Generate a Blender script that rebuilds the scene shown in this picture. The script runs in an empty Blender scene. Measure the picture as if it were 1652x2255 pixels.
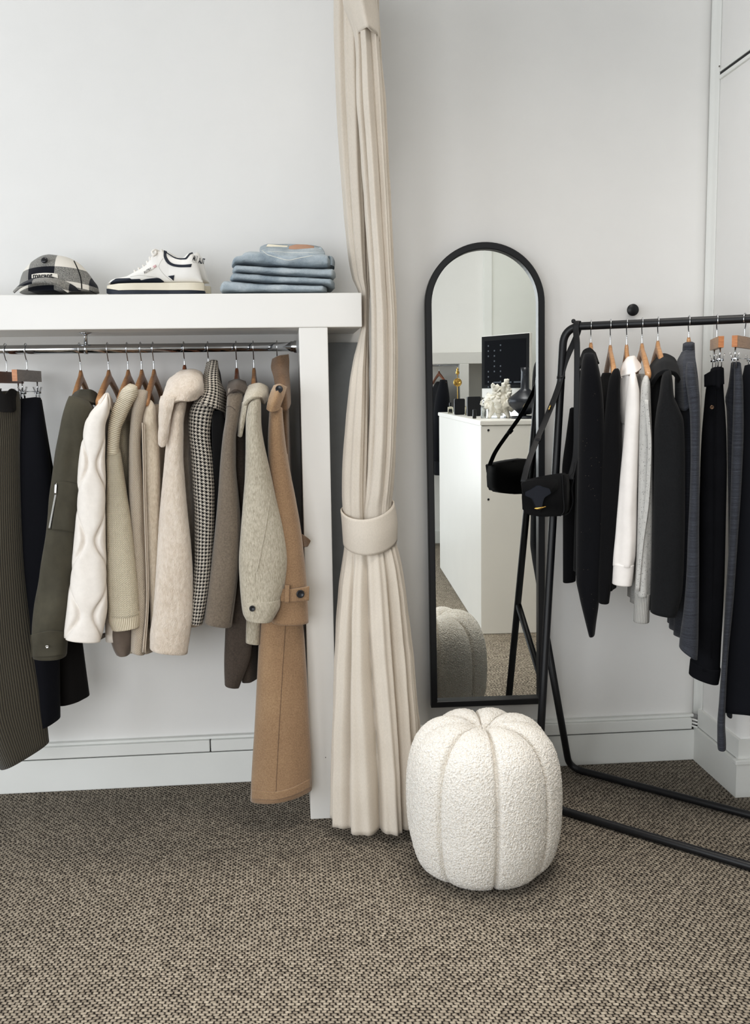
import bpy, bmesh, math, random
import numpy as np
from mathutils import Vector, noise as mnoise

random.seed(7); RNG = np.random.default_rng(7)
scene = bpy.context.scene
COL = scene.collection
R = math.radians

# ------------------------------------------------------------------ camera
FPX, PITCH, YAW, ROLL, DCAM, EYE = 2150.0, 0.12525, 0.08933, -0.01497, 3.273, 1.336
W_IMG, H_IMG = 1652, 2255
FW = np.array([math.sin(YAW)*math.cos(PITCH), math.cos(YAW)*math.cos(PITCH), -math.sin(PITCH)])
_r0 = np.array([math.cos(YAW), -math.sin(YAW), 0.0]); _u0 = np.cross(_r0, FW)
RT = math.cos(ROLL)*_r0 + math.sin(ROLL)*_u0
UP = -math.sin(ROLL)*_r0 + math.cos(ROLL)*_u0
CAM = np.array([0.0, -DCAM, EYE])

def ray(px, py):
    return FW + (px-826.0)/FPX*RT - (py-1127.5)/FPX*UP

def at(px, py, Y):
    """point of the scene on the vertical plane y = Y seen at this place of the photograph"""
    d = ray(px, py); return CAM + d*((Y-CAM[1])/d[1])

def atz(px, py, z):
    d = ray(px, py); return CAM + d*((z-CAM[2])/d[2])

def atp(px, py, p, n):
    d = ray(px, py); p = np.asarray(p, float); n = np.asarray(n, float)
    return CAM + d*(((p-CAM) @ n)/(d @ n))

def project(P):
    d = np.asarray(P, float) - CAM
    w = d @ FW
    return np.stack([826+FPX*(d @ RT)/w, 1127.5-FPX*(d @ UP)/w], -1)

cam_d = bpy.data.cameras.new('camera'); cam_o = bpy.data.objects.new('camera', cam_d); COL.objects.link(cam_o)
cam_d.sensor_fit = 'VERTICAL'; cam_d.sensor_height = 24.0; cam_d.lens = FPX/H_IMG*24.0
cam_d.clip_start = 0.05
from mathutils import Matrix
cam_o.matrix_world = Matrix(((RT[0], UP[0], -FW[0], CAM[0]), (RT[1], UP[1], -FW[1], CAM[1]), (RT[2], UP[2], -FW[2], CAM[2]), (0, 0, 0, 1)))
scene.camera = cam_o

# ------------------------------------------------------------------ objects
def tag(o, label=None, cat=None, group=None, kind=None):
    if label: o['label'] = label
    if cat: o['category'] = cat
    if group: o['group'] = group
    if kind: o['kind'] = kind
    return o

def empty(name, loc, label, cat, group=None):
    o = bpy.data.objects.new(name, None); COL.objects.link(o)
    o.location = [float(v) for v in loc]; o.empty_display_size = 0.05
    return tag(o, label, cat, group)

def link(name, me, mat=None, parent=None):
    o = bpy.data.objects.new(name, me); COL.objects.link(o)
    if mat is not None and len(me.materials) == 0: me.materials.append(mat)
    if parent is not None:
        o.parent = parent
        l = Vector((0, 0, 0)); p = parent
        while p is not None:
            l += Vector(p.location); p = p.parent
        o.location = -l
    return o

def mesh(name, V, F, mat=None, parent=None, smooth=True, UV=None):
    me = bpy.data.meshes.new(name)
    me.from_pydata([tuple(map(float, v)) for v in V], [], [tuple(int(i) for i in f) for f in F])
    if UV is not None:
        ul = me.uv_layers.new(name='UVMap')
        k = 0
        for f in UV:
            for uv in f:
                ul.data[k].uv = uv; k += 1
    me.validate(); me.update()
    bm = bmesh.new(); bm.from_mesh(me); bmesh.ops.recalc_face_normals(bm, faces=bm.faces); bm.to_mesh(me); bm.free()
    if smooth:
        for p in me.polygons: p.use_smooth = True
    return link(name, me, mat, parent)

def move_origin(o, base):
    """put the origin of a top-level mesh at its base"""
    b = Vector([float(v) for v in base]); d = b - Vector(o.location)
    o.data.transform(Matrix.Translation(-d)); o.location = b
    return o

# ---- smooth interpolation of key rows (monotone-ish cubic)
def smooth_keys(keys, M):
    K = np.asarray(keys, float)
    t = np.concatenate([[0], np.cumsum(np.maximum(1e-6, np.linalg.norm(np.diff(K[:, :min(4, K.shape[1])], axis=0), axis=1)))])
    t /= t[-1]; q = np.linspace(0, 1, M)
    return pchip(t, K, q)

def pchip(x, Y, q):
    h = np.diff(x)[:, None]; dl = np.diff(Y, axis=0)/h
    n = len(x); m = np.zeros_like(Y)
    if n == 2:
        m[:] = dl[0]
    else:
        for i in range(1, n-1):
            a, b = dl[i-1], dl[i]; s = a*b > 0
            w1 = 2*h[i]+h[i-1]; w2 = h[i]+2*h[i-1]
            with np.errstate(divide='ignore', invalid='ignore'):
                v = (w1+w2)/(w1/a+w2/b)
            m[i] = np.where(s, v, 0.35*(a+b)*0.5*0)
        m[0] = dl[0]; m[-1] = dl[-1]
    i = np.clip(np.searchsorted(x, q, side='right')-1, 0, n-2)
    hh = (x[i+1]-x[i])[:, None]; s = ((q-x[i])[:, None])/hh
    return ((2*s**3-3*s**2+1)*Y[i] + (s**3-2*s**2+s)*hh*m[i] + (-2*s**3+3*s**2)*Y[i+1] + (s**3-s**2)*hh*m[i+1])

def grid_uv(P, closed):
    """metric uv for a grid of points (rows x cols)"""
    Mr, N, _ = P.shape
    dv = np.concatenate([[0], np.cumsum(np.linalg.norm(np.diff(P, axis=0), axis=2).mean(1))])
    Q = np.concatenate([P, P[:, :1]], 1) if closed else P
    du = np.concatenate([[0], np.cumsum(np.linalg.norm(np.diff(Q, axis=1), axis=2).mean(0))])
    return du, dv

def loft(name, P, mat, parent=None, closed=True, caps=True, smooth=True, ret_faces=False, matidx=None, mats=None):
    P = np.asarray(P, float); Mr, N, _ = P.shape
    du, dv = grid_uv(P, closed)
    V = P.reshape(-1, 3); F = []; UV = []; NN = N if closed else N-1
    for i in range(Mr-1):
        for j in range(NN):
            j2 = (j+1) % N
            F.append((i*N+j, i*N+j2, (i+1)*N+j2, (i+1)*N+j))
            UV.append(((du[j], dv[i]), (du[j+1], dv[i]), (du[j+1], dv[i+1]), (du[j], dv[i+1])))
    if caps and closed:
        F.append(tuple(range(N))); UV.append([(0, 0)]*N)
        F.append(tuple((Mr-1)*N+j for j in range(N))); UV.append([(0, 0)]*N)
    o = mesh(name, V, F, mat, parent, smooth, UV)
    return o

def ring_pts(L, Rr, th, N, e=1.0, dvec=None):
    c = (L+Rr)/2; h = (Rr-L)/2
    if dvec is None:
        v = c-CAM; v[2] = 0; dvec = v/np.linalg.norm(v)
    a = np.linspace(0, 2*np.pi, N, endpoint=False)
    ca, sa = np.cos(a), np.sin(a)
    cx = np.sign(ca)*np.abs(ca)**e; sx = np.sign(sa)*np.abs(sa)**e
    return c + cx[:, None]*h + sx[:, None]*dvec*th, cx[:, None]*h*0 + 0, a

def nz(P, scale, seed=0.0):
    return np.array([mnoise.noise(Vector((float(p[0]*scale+seed), float(p[1]*scale-seed*1.7), float(p[2]*scale+seed*.3)))) for p in P])

def tube_px(name, keys, Y, th, mat, parent=None, M=44, N=36, e=0.85, folds=(), wr=0.0, wscale=9.0, seed=0.0, plane=None,
            bulge=None, round_top=0.5, hem_in=True, fuzz=0.0, fscale=60., puff=None):
    """closed cloth tube whose left and right outline are given in photograph pixels on a vertical plane.
    keys: (xl, yl, xr, yr) or with a depth shift / thickness factor as 5th, 6th value"""
    K = [list(k)+[0.0, 1.0][len(k)-4:] for k in keys]
    K = smooth_keys(K, M); rows = []
    for i, k in enumerate(K):
        if plane is None:
            L, Rr = at(k[0], k[1], Y+k[4]), at(k[2], k[3], Y+k[4])
        else:
            p, n = plane; q = np.asarray(p)+np.asarray(n)*k[4]
            L, Rr = atp(k[0], k[1], q, n), atp(k[2], k[3], q, n)
        t = i/(M-1)
        f = 1.0
        if round_top and t < 0.10:
            f = 0.35+0.65*math.sqrt(max(0.0, 1-(1-t/0.10)**2))
        Pt, _, a = ring_pts(L, Rr, th*k[5]*f, N, e)
        c = (L+Rr)/2
        d = np.zeros(N)
        for (n_, ph, am, t0) in folds:
            g = np.clip((t-t0)/max(1e-3, 1-t0), 0, 1)
            d += am*g*np.sin(n_*a+ph+1.3*math.sin(3*t+ph))
        D = Pt-c; ln = np.linalg.norm(D, axis=1)[:, None]+1e-9
        if wr:
            d += wr*nz(Pt*np.array([1, 1, .55]), wscale, seed)*min(1, t*6)
        # keep the outline, let the folds run over the faces
        side = 1-0.75*np.abs(np.cos(a))**3
        if puff is not None:
            d += puff(a, np.full(N, (L+Rr)[2]/2), c, Pt, t)
        if fuzz:
            d += fuzz*nz(Pt, fscale, seed+3)
        Pt = Pt + D/ln*(d*side)[:, None]
        rows.append(Pt)
    if hem_in:
        last = rows[-1]; c = last.mean(0)
        rows.append(last*0.97+c*0.03+np.array([0, 0, -0.001]))
        rows.append((rows[-1]-c)*0.9+c+np.array([0, 0, 0.006]))
    top = rows[0]; c = top.mean(0)
    rows.insert(0, (top-c)*0.55+c+np.array([0, 0, 0.004]))
    return loft(name, rows, mat, parent)

def body3d(name, c0, g, keys, mat, parent=None, N=64, M=44, folds=3.0, amp=0.010, t0=0.15, seed=0., wr=0.0, wscale=8., e=0.55, fuzz=0., fscale=60.):
    """cloth body hanging in the vertical plane through c0 along g. keys: (z, near, far, half thickness[, shift across])"""
    g = np.asarray(g, float); g = g/np.linalg.norm(g); s = np.array([-g[1], g[0], 0.0]); G = np.array([g[0], g[1], 0])
    K = [list(k)+[0.0][len(k)-4:] for k in keys]
    Ka = smooth_keys([[k[0], k[1], k[2], k[3], k[4]] for k in K], M)
    a = np.linspace(0, 2*np.pi, N, endpoint=False); ca, sa = np.cos(a), np.sin(a)
    cx = np.sign(ca)*np.abs(ca)**0.8; sx = np.sign(sa)*np.abs(sa)**e
    rows = []
    for i, (z, ne, fa, th, sh) in enumerate(Ka):
        t = i/(M-1)
        al = (ne-fa)/2 + cx*(ne+fa)/2
        gg = np.clip((t-t0)/(1-t0), 0, 1)
        off = sh + sx*th + amp*gg*np.sin(folds*2*np.pi*cx/2.0+seed*5+0.8*math.sin(2.5*t+seed))*(1-0.35*np.abs(cx))
        P = np.array([c0[0], c0[1], 0.0]) + al[:, None]*G + off[:, None]*s
        P[:, 2] = z
        if wr: P += s*(wr*nz(P*np.array([1, 1, .5]), wscale, seed))[:, None]
        if fuzz: P += s*(fuzz*nz(P, fscale, seed))[:, None]*np.sign(sx)[:, None]
        rows.append(P)
    return loft(name, rows, mat, parent)

def patch(name, grid, mat, parent=None, Y=None, th=0.004, M=24, N=40, wr=0., wscale=14., seed=0., sub=0, fuzz=0., fscale=60.):
    """a piece of cloth through rows of (px, py, depth y) points, given thickness"""
    Gd = np.array([[at(*q) for q in row] for row in grid])
    r, c, _ = Gd.shape
    A = pchip(np.linspace(0, 1, r), Gd.reshape(r, -1), np.linspace(0, 1, M)).reshape(M, c, 3)
    B = pchip(np.linspace(0, 1, c), A.transpose(1, 0, 2).reshape(c, -1), np.linspace(0, 1, N)).reshape(N, M, 3).transpose(1, 0, 2)
    return sheet(name, B, mat, parent, th, wr, wscale, seed, fuzz, fscale)

def sheet(name, B, mat, parent=None, th=0.004, wr=0., wscale=14., seed=0., fuzz=0., fscale=60.):
    B = np.array(B); M, N, _ = B.shape
    du = np.gradient(B, axis=0); dv = np.gradient(B, axis=1); nn = np.cross(du, dv); nn /= (np.linalg.norm(nn, axis=2)[..., None]+1e-9)
    view = B-CAM
    flip = np.sign(-(nn*view).sum(2).mean() or 1.0); nn *= flip
    if wr: B = B + nn*(wr*nz(B.reshape(-1, 3), wscale, seed).reshape(M, N))[..., None]
    fz = (fuzz*nz(B.reshape(-1, 3), fscale, seed).reshape(M, N))[..., None] if fuzz else 0
    front = B + nn*(th*0.5+fz); back = B - nn*th*0.5
    # rounded rim: closed loops around the sheet as a shell
    V = np.concatenate([front.reshape(-1, 3), back.reshape(-1, 3)]); o = M*N; F = []; UV = []
    uu, vv = grid_uv(B, False)
    def uvq(i, j): return ((uu[j], vv[i]), (uu[j+1], vv[i]), (uu[j+1], vv[i+1]), (uu[j], vv[i+1]))
    for i in range(M-1):
        for j in range(N-1):
            F.append((i*N+j, i*N+j+1, (i+1)*N+j+1, (i+1)*N+j)); UV.append(uvq(i, j))
            F.append((o+i*N+j, o+(i+1)*N+j, o+(i+1)*N+j+1, o+i*N+j+1)); q = uvq(i, j); UV.append((q[0], q[3], q[2], q[1]))
    rim = [(0, j) for j in range(N)] + [(i, N-1) for i in range(1, M)] + [(M-1, j) for j in range(N-2, -1, -1)] + [(i, 0) for i in range(M-2, 0, -1)]
    for k in range(len(rim)):
        a, b = rim[k], rim[(k+1) % len(rim)]
        A_, B_ = a[0]*N+a[1], b[0]*N+b[1]
        F.append((A_, B_, o+B_, o+A_)); UV.append(((uu[a[1]], vv[a[0]]), (uu[b[1]], vv[b[0]]), (uu[b[1]], vv[b[0]]), (uu[a[1]], vv[a[0]])))
    return mesh(name, V, F, mat, parent, True, UV)

def pipe(name, pts, r, mat, parent=None, N=12, smooth_n=0, flat=None, up=None, caps=True):
    """round or flat (strap) tube along a polyline; r may be one value or one per point"""
    P = np.array(pts, float)
    rr = np.full(len(P), r, float) if np.isscalar(r) else np.asarray(r, float)
    if smooth_n:
        t = np.concatenate([[0], np.cumsum(np.linalg.norm(np.diff(P, axis=0), axis=1))]); t /= t[-1]
        q = np.linspace(0, 1, smooth_n)
        X = catmull(t, np.concatenate([P, rr[:, None]], 1), q); P, rr = X[:, :3], np.maximum(X[:, 3], 1e-4)
    T = np.gradient(P, axis=0); T /= np.linalg.norm(T, axis=1)[:, None]+1e-12
    u = np.array([0, 0, 1.0]) if up is None else np.asarray(up, float)
    if abs(T[0] @ u) > 0.95: u = np.array([1.0, 0, 0]) if abs(T[0][0]) < .9 else np.array([0, 1.0, 0])
    rows = []
    nprev = u - (u @ T[0])*T[0]; nprev /= np.linalg.norm(nprev)
    a = np.linspace(0, 2*np.pi, N, endpoint=False)
    for i in range(len(P)):
        n = nprev - (nprev @ T[i])*T[i]; n /= np.linalg.norm(n)+1e-12; b = np.cross(T[i], n); nprev = n
        if flat is None:
            rows.append(P[i]+rr[i]*(np.cos(a)[:, None]*n+np.sin(a)[:, None]*b))
        else:
            ca, sa = np.cos(a), np.sin(a)
            rows.append(P[i]+(np.sign(ca)*np.abs(ca)**.4*rr[i])[:, None]*n+(np.sign(sa)*np.abs(sa)**.4*flat)[:, None]*b)
    return loft(name, rows, mat, parent, caps=caps)

def catmull(t, Y, q):
    m = np.gradient(Y, axis=0)/np.gradient(t)[:, None]
    n = len(t); i = np.clip(np.searchsorted(t, q, side='right')-1, 0, n-2)
    hh = (t[i+1]-t[i])[:, None]; s = ((q-t[i])[:, None])/hh
    return ((2*s**3-3*s**2+1)*Y[i] + (s**3-2*s**2+s)*hh*m[i] + (-2*s**3+3*s**2)*Y[i+1] + (s**3-s**2)*hh*m[i+1])

def fillet(pts, r, n=8):
    """polyline with rounded corners"""
    P = [np.asarray(p, float) for p in pts]; out = [P[0]]
    for i in range(1, len(P)-1):
        a, b, c = P[i-1], P[i], P[i+1]
        d1 = (a-b); l1 = np.linalg.norm(d1); d1 /= l1; d2 = (c-b); l2 = np.linalg.norm(d2); d2 /= l2
        k = min(r, l1*.49, l2*.49); s, e = b+d1*k, b+d2*k
        for q in np.linspace(0, 1, n):
            out.append((1-q)**2*s+2*q*(1-q)*b+q*q*e)
    out.append(P[-1]); return np.array(out)

def box(name, lo, hi, mat, parent=None, bev=0.004, rot=None, seg=2):
    bm = bmesh.new(); bmesh.ops.create_cube(bm, size=1.0)
    lo = np.array(lo, float); hi = np.array(hi, float); c = (lo+hi)/2; s = hi-lo
    for v in bm.verts: v.co = Vector((v.co.x*s[0], v.co.y*s[1], v.co.z*s[2]))
    if bev: bmesh.ops.bevel(bm, geom=list(bm.edges), offset=min(bev, .45*min(s)), segments=seg, affect='EDGES', profile=.6)
    M_ = Matrix.Translation([float(v) for v in c])
    if rot is not None: M_ = M_ @ Matrix.Rotation(rot, 4, 'Z')
    bm.transform(M_)
    me = bpy.data.meshes.new(name); bm.to_mesh(me); bm.free()
    return link(name, me, mat, parent)

def prism(name, poly, vec, mat, parent=None, bev=0.0, smooth=False):
    """solid with polygon face poly (3d points) pushed along vec"""
    P = np.array(poly, float); n = len(P); V = np.concatenate([P, P+np.asarray(vec, float)])
    F = [tuple(range(n)), tuple(range(2*n-1, n-1, -1))]+[(i, (i+1) % n, n+(i+1) % n, n+i) for i in range(n)]
    o = mesh(name, V, F, mat, parent, smooth)
    if bev:
        bm = bmesh.new(); bm.from_mesh(o.data)
        bmesh.ops.bevel(bm, geom=list(bm.edges), offset=bev, segments=2, affect='EDGES'); bm.to_mesh(o.data); bm.free()
    return o

def disc(name, c, n, r, h, mat, parent=None, N=28, bev=0.25, prof=None):
    """button / knob: lathe about the axis n from c"""
    n = np.asarray(n, float); n /= np.linalg.norm(n); u = np.cross(n, [0, 0, 1.0]) if abs(n[2]) < .9 else np.cross(n, [1.0, 0, 0])
    u /= np.linalg.norm(u); v = np.cross(n, u); a = np.linspace(0, 2*np.pi, N, endpoint=False)
    prof = prof or [(r, 0), (r, h*(1-bev)), (r*(1-bev*.4), h), (r*.72, h), (r*.62, h*.8), (r*.01, h*.78)]
    rows = [np.asarray(c, float)+q[0]*(np.cos(a)[:, None]*u+np.sin(a)[:, None]*v)+q[1]*n for q in prof]
    return loft(name, rows, mat, parent)

def lathe(name, c, prof, mat, parent=None, N=32, e=1.0, sx=1.0, sy=1.0, rot=0.0):
    a = np.linspace(0, 2*np.pi, N, endpoint=False); ca, sa = np.cos(a), np.sin(a)
    cx = np.sign(ca)*np.abs(ca)**e*sx; sy_ = np.sign(sa)*np.abs(sa)**e*sy
    X = cx*math.cos(rot)-sy_*math.sin(rot); Y_ = cx*math.sin(rot)+sy_*math.cos(rot)
    rows = [np.stack([c[0]+r*X, c[1]+r*Y_, np.full(N, c[2]+z)], 1) for r, z in prof]
    return loft(name, rows, mat, parent)

def text(name, s, p, xdir, ydir, size, mat, parent, ext=0.0006, bold=0.0, xs=1.0):
    cu = bpy.data.curves.new(name, 'FONT'); cu.body = s; cu.size = size; cu.extrude = ext; cu.offset = bold
    cu.align_x = 'LEFT'
    o = bpy.data.objects.new(name, cu); COL.objects.link(o); cu.materials.append(mat)
    x = Vector([float(v) for v in xdir]).normalized(); y = Vector([float(v) for v in ydir]); y = (y-x*y.dot(x)).normalized(); z = x.cross(y)
    M_ = Matrix(((x[0]*xs, y[0], z[0], p[0]), (x[1]*xs, y[1], z[1], p[1]), (x[2]*xs, y[2], z[2], p[2]), (0, 0, 0, 1)))
    me = bpy.data.meshes.new(name)
    dg = bpy.context.evaluated_depsgraph_get(); me2 = bpy.data.meshes.new_from_object(o.evaluated_get(dg))
    bpy.data.objects.remove(o); me2.transform(M_); me2.name = name
    if len(me2.materials) == 0: me2.materials.append(mat)
    return link(name, me2, None, parent)

# ------------------------------------------------------------------ things sewn or printed on another surface
from mathutils.bvhtree import BVHTree
def world_off(o):
    l = Vector((0, 0, 0)); p = o
    while p is not None: l += Vector(p.location); p = p.parent
    return l
def surf(*objs):
    V = []; F = []
    for o in objs:
        l = world_off(o); b = len(V)
        V += [v.co+l for v in o.data.vertices]; F += [[b+i for i in p.vertices] for p in o.data.polygons]
    return BVHTree.FromPolygons(V, F)
def cast(bv, px, py, off):
    d = Vector([float(v) for v in ray(px, py)]).normalized(); h = bv.ray_cast(Vector(CAM.tolist()), d)
    if h[0] is None: return None
    return np.array(h[0]-d*off)
def cast_grid(bv, G, off):
    """G: rows x cols x 2 photograph positions laid on a surface; misses take the depth of their neighbours"""
    M, N, _ = G.shape; out = np.zeros((M, N, 3)); ok = np.zeros((M, N), bool)
    for i in range(M):
        for j in range(N):
            c = cast(bv, G[i, j, 0], G[i, j, 1], off)
            if c is not None: out[i, j] = c; ok[i, j] = True
    dep = ((out-CAM) @ FW)
    for i in range(M):
        for j in range(N):
            if not ok[i, j]:
                q = np.argwhere(ok)
                if len(q) == 0: continue
                k = q[np.argmin(((q-[i, j])**2).sum(1))]; d = ray(G[i, j, 0], G[i, j, 1]); out[i, j] = CAM+d*dep[k[0], k[1]]
    return out
def patch_on(name, rows, bv, mat, parent, off=.0012, th=.0016, M=24, N=40):
    Gd = np.array(rows, float); r, c, _ = Gd.shape
    A = pchip(np.linspace(0, 1, r), Gd.reshape(r, -1), np.linspace(0, 1, M)).reshape(M, c, 2)
    B = pchip(np.linspace(0, 1, c), A.transpose(1, 0, 2).reshape(c, -1), np.linspace(0, 1, N)).reshape(N, M, 2).transpose(1, 0, 2)
    return sheet(name, cast_grid(bv, B, off), mat, parent, th)
def line_on(name, pts, bv, r, mat, parent, off=.0, n=40):
    P = np.array(pts, float); t = np.concatenate([[0], np.cumsum(np.linalg.norm(np.diff(P, axis=0), axis=1))]); t /= t[-1]
    Q = catmull(t, P, np.linspace(0, 1, n)) if len(P) > 2 else np.array([P[0]+(P[1]-P[0])*k for k in np.linspace(0, 1, n)])
    X = cast_grid(bv, Q[None], off)[0]
    return pipe(name, X, r, mat, parent, N=6)
def text_on(name, s, p, e, cap_px, bv, mat, parent, xs=1.0, bold=0.0, off=.0014):
    """lettering laid on a surface: starts at p, runs toward e, capital height in photograph pixels"""
    cu = bpy.data.curves.new(name, 'FONT'); cu.body = s; cu.size = 1.0; cu.offset = bold
    o = bpy.data.objects.new(name, cu); COL.objects.link(o); dg = bpy.context.evaluated_depsgraph_get()
    me = bpy.data.meshes.new_from_object(o.evaluated_get(dg)); bpy.data.objects.remove(o)
    p = np.array(p, float); d = np.array(e, float)-p; d /= np.linalg.norm(d); u = np.array([d[1], -d[0]]); k = cap_px/.70
    V2 = np.array([tuple(v.co)[:2] for v in me.vertices]); Q = p+V2[:, :1]*k*xs*d+V2[:, 1:]*k*u
    X = cast_grid(bv, Q[None], off)[0]
    F = [tuple(q.vertices) for q in me.polygons]
    return mesh(name, X, F, mat, parent, False)
# ------------------------------------------------------------------ materials
def S(c):
    """sRGB 0-255 to linear"""
    return tuple(((v/255)/12.92 if v/255 <= .04045 else ((v/255+.055)/1.055)**2.4) for v in c)+(1.0,)

class NT:
    def __init__(s, name):
        s.m = bpy.data.materials.new(name); s.m.use_nodes = True; s.t = s.m.node_tree; s.n = s.t.nodes; s.l = s.t.links
        s.b = s.n['Principled BSDF']
    def add(s, typ, **kw):
        nd = s.n.new(typ)
        for k, v in kw.items(): setattr(nd, k, v)
        return nd
    def to(s, a, b): s.l.new(a, b)
    def set(s, nd, **kw):
        for k, v in kw.items(): nd.inputs[k.replace('_', ' ')].default_value = v
        return nd
    def coord(s, kind='Object', scale=(1, 1, 1), rot=(0, 0, 0)):
        c = s.add('ShaderNodeTexCoord'); mp = s.add('ShaderNodeMapping'); mp.inputs['Scale'].default_value = scale; mp.inputs['Rotation'].default_value = rot
        s.to(c.outputs[kind], mp.inputs['Vector']); return mp.outputs['Vector']
    def noise(s, vec, scale, detail=4, rough=.55, dist=0.):
        n = s.add('ShaderNodeTexNoise'); s.set(n, Scale=scale, Detail=detail, Roughness=rough, Distortion=dist); s.to(vec, n.inputs['Vector']); return n.outputs['Fac']
    def ramp(s, fac, stops, interp='LINEAR'):
        r = s.add('ShaderNodeValToRGB'); r.color_ramp.interpolation = interp
        e = r.color_ramp.elements
        while len(e) < len(stops): e.new(.5)
        for q, (p, c) in zip(e, stops): q.position = p; q.color = c
        s.to(fac, r.inputs['Fac']); return r.outputs['Color']
    def math(s, op, a, b=None, c=None):
        m = s.add('ShaderNodeMath', operation=op)
        for i, v in enumerate((a, b, c)):
            if v is None: continue
            if isinstance(v, (int, float)): m.inputs[i].default_value = v
            else: s.to(v, m.inputs[i])
        return m.outputs[0]
    def mix(s, fac, a, b, blend='MIX'):
        m = s.add('ShaderNodeMix', data_type='RGBA', blend_type=blend)
        for i, v in ((0, fac), (6, a), (7, b)):
            if isinstance(v, (int, float, tuple)): m.inputs[i].default_value = v
            else: s.to(v, m.inputs[i])
        return m.outputs[2]
    def bump(s, h, strength=.3, dist=.002, prev=None):
        b = s.add('ShaderNodeBump'); b.inputs['Strength'].default_value = strength; b.inputs['Distance'].default_value = dist
        s.to(h, b.inputs['Height'])
        if prev is not None: s.to(prev, b.inputs['Normal'])
        return b.outputs['Normal']
    def sep(s, vec):
        x = s.add('ShaderNodeSeparateXYZ'); s.to(vec, x.inputs[0]); return x.outputs
    def comb(s, x, y, z=0.0):
        c = s.add('ShaderNodeCombineXYZ')
        for i, v in enumerate((x, y, z)):
            if isinstance(v, (int, float)): c.inputs[i].default_value = v
            else: s.to(v, c.inputs[i])
        return c.outputs[0]

def plain(name, c, rough=.5, metal=0., noise_amt=.03, nscale=30, bump=0., bscale=200, spec=.5, coat=0.):
    t = NT(name); v = t.coord(); c1 = S(c); f = t.noise(v, nscale)
    lo = tuple(x*(1-noise_amt*2) for x in c1[:3])+(1,); hi = tuple(min(1, x*(1+noise_amt*2)) for x in c1[:3])+(1,)
    t.to(t.ramp(f, [(.25, lo), (.75, hi)]), t.b.inputs['Base Color'])
    t.set(t.b, Roughness=rough, Metallic=metal); t.b.inputs['Specular IOR Level'].default_value = spec
    t.b.inputs['Coat Weight'].default_value = coat
    if bump: t.to(t.bump(t.noise(v, bscale), bump, .001), t.b.inputs['Normal'])
    return t.m

def fabric(name, c, c2=None, scale=120, contrast=.12, bump=.35, weave=900, sheen=.25, rough=.9, streak=(1, 1, 1), mottle=.08, bdist=.001):
    """woven / felted cloth"""
    t = NT(name); v = t.coord('Object', streak); c1 = S(c)
    if c2 is None:
        a = tuple(x*(1-contrast) for x in c1[:3])+(1,); b = tuple(min(1, x*(1+contrast)) for x in c1[:3])+(1,)
    else: a, b = S(c2), c1
    f = t.noise(v, scale, 6, .7); base = t.ramp(f, [(.32, a), (.68, b)])
    big = t.noise(t.coord(), 9, 3); base = t.mix(mottle, base, t.ramp(big, [(.3, (0, 0, 0, 1)), (.7, (1, 1, 1, 1))]), 'SOFT_LIGHT')
    t.to(base, t.b.inputs['Base Color']); t.set(t.b, Roughness=rough)
    t.b.inputs['Sheen Weight'].default_value = sheen; t.b.inputs['Sheen Roughness'].default_value = .5; t.b.inputs['Specular IOR Level'].default_value = .2
    h = t.math('ADD', t.noise(v, weave, 3, .6), t.math('MULTIPLY', t.noise(t.coord(), scale*.5, 4), .6))
    t.to(t.bump(h, bump, bdist), t.b.inputs['Normal'])
    return t.m

def ribbed(name, c, dark, period, axis=0, bump=.8, sheen=.2, wob=.0015, sharp=(.15, .7), mott=120, dist=.003):
    """knit ribs or corduroy from metric uv: axis 0 = ribs run along the cloth, 1 = across"""
    t = NT(name); uv = t.coord('UV'); n = t.noise(t.coord(), 60, 3)
    s = t.sep(uv); x = t.math('ADD', s[axis], t.math('MULTIPLY', n, wob))
    w = t.math('ABSOLUTE', t.math('SINE', t.math('MULTIPLY', x, math.pi/period)))
    f = t.noise(t.coord(), mott, 5, .7)
    col = t.mix(t.math('MULTIPLY', f, .45), S(c), tuple(v*.7 for v in S(c)[:3])+(1,))
    t.to(t.mix(t.ramp(w, [(sharp[0], (0, 0, 0, 1)), (sharp[1], (1, 1, 1, 1))]), S(dark), col), t.b.inputs['Base Color'])
    t.set(t.b, Roughness=.95); t.b.inputs['Sheen Weight'].default_value = sheen; t.b.inputs['Specular IOR Level'].default_value = .15
    t.to(t.bump(t.math('ADD', w, t.math('MULTIPLY', f, .5)), bump, dist), t.b.inputs['Normal'])
    return t.m

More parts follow.
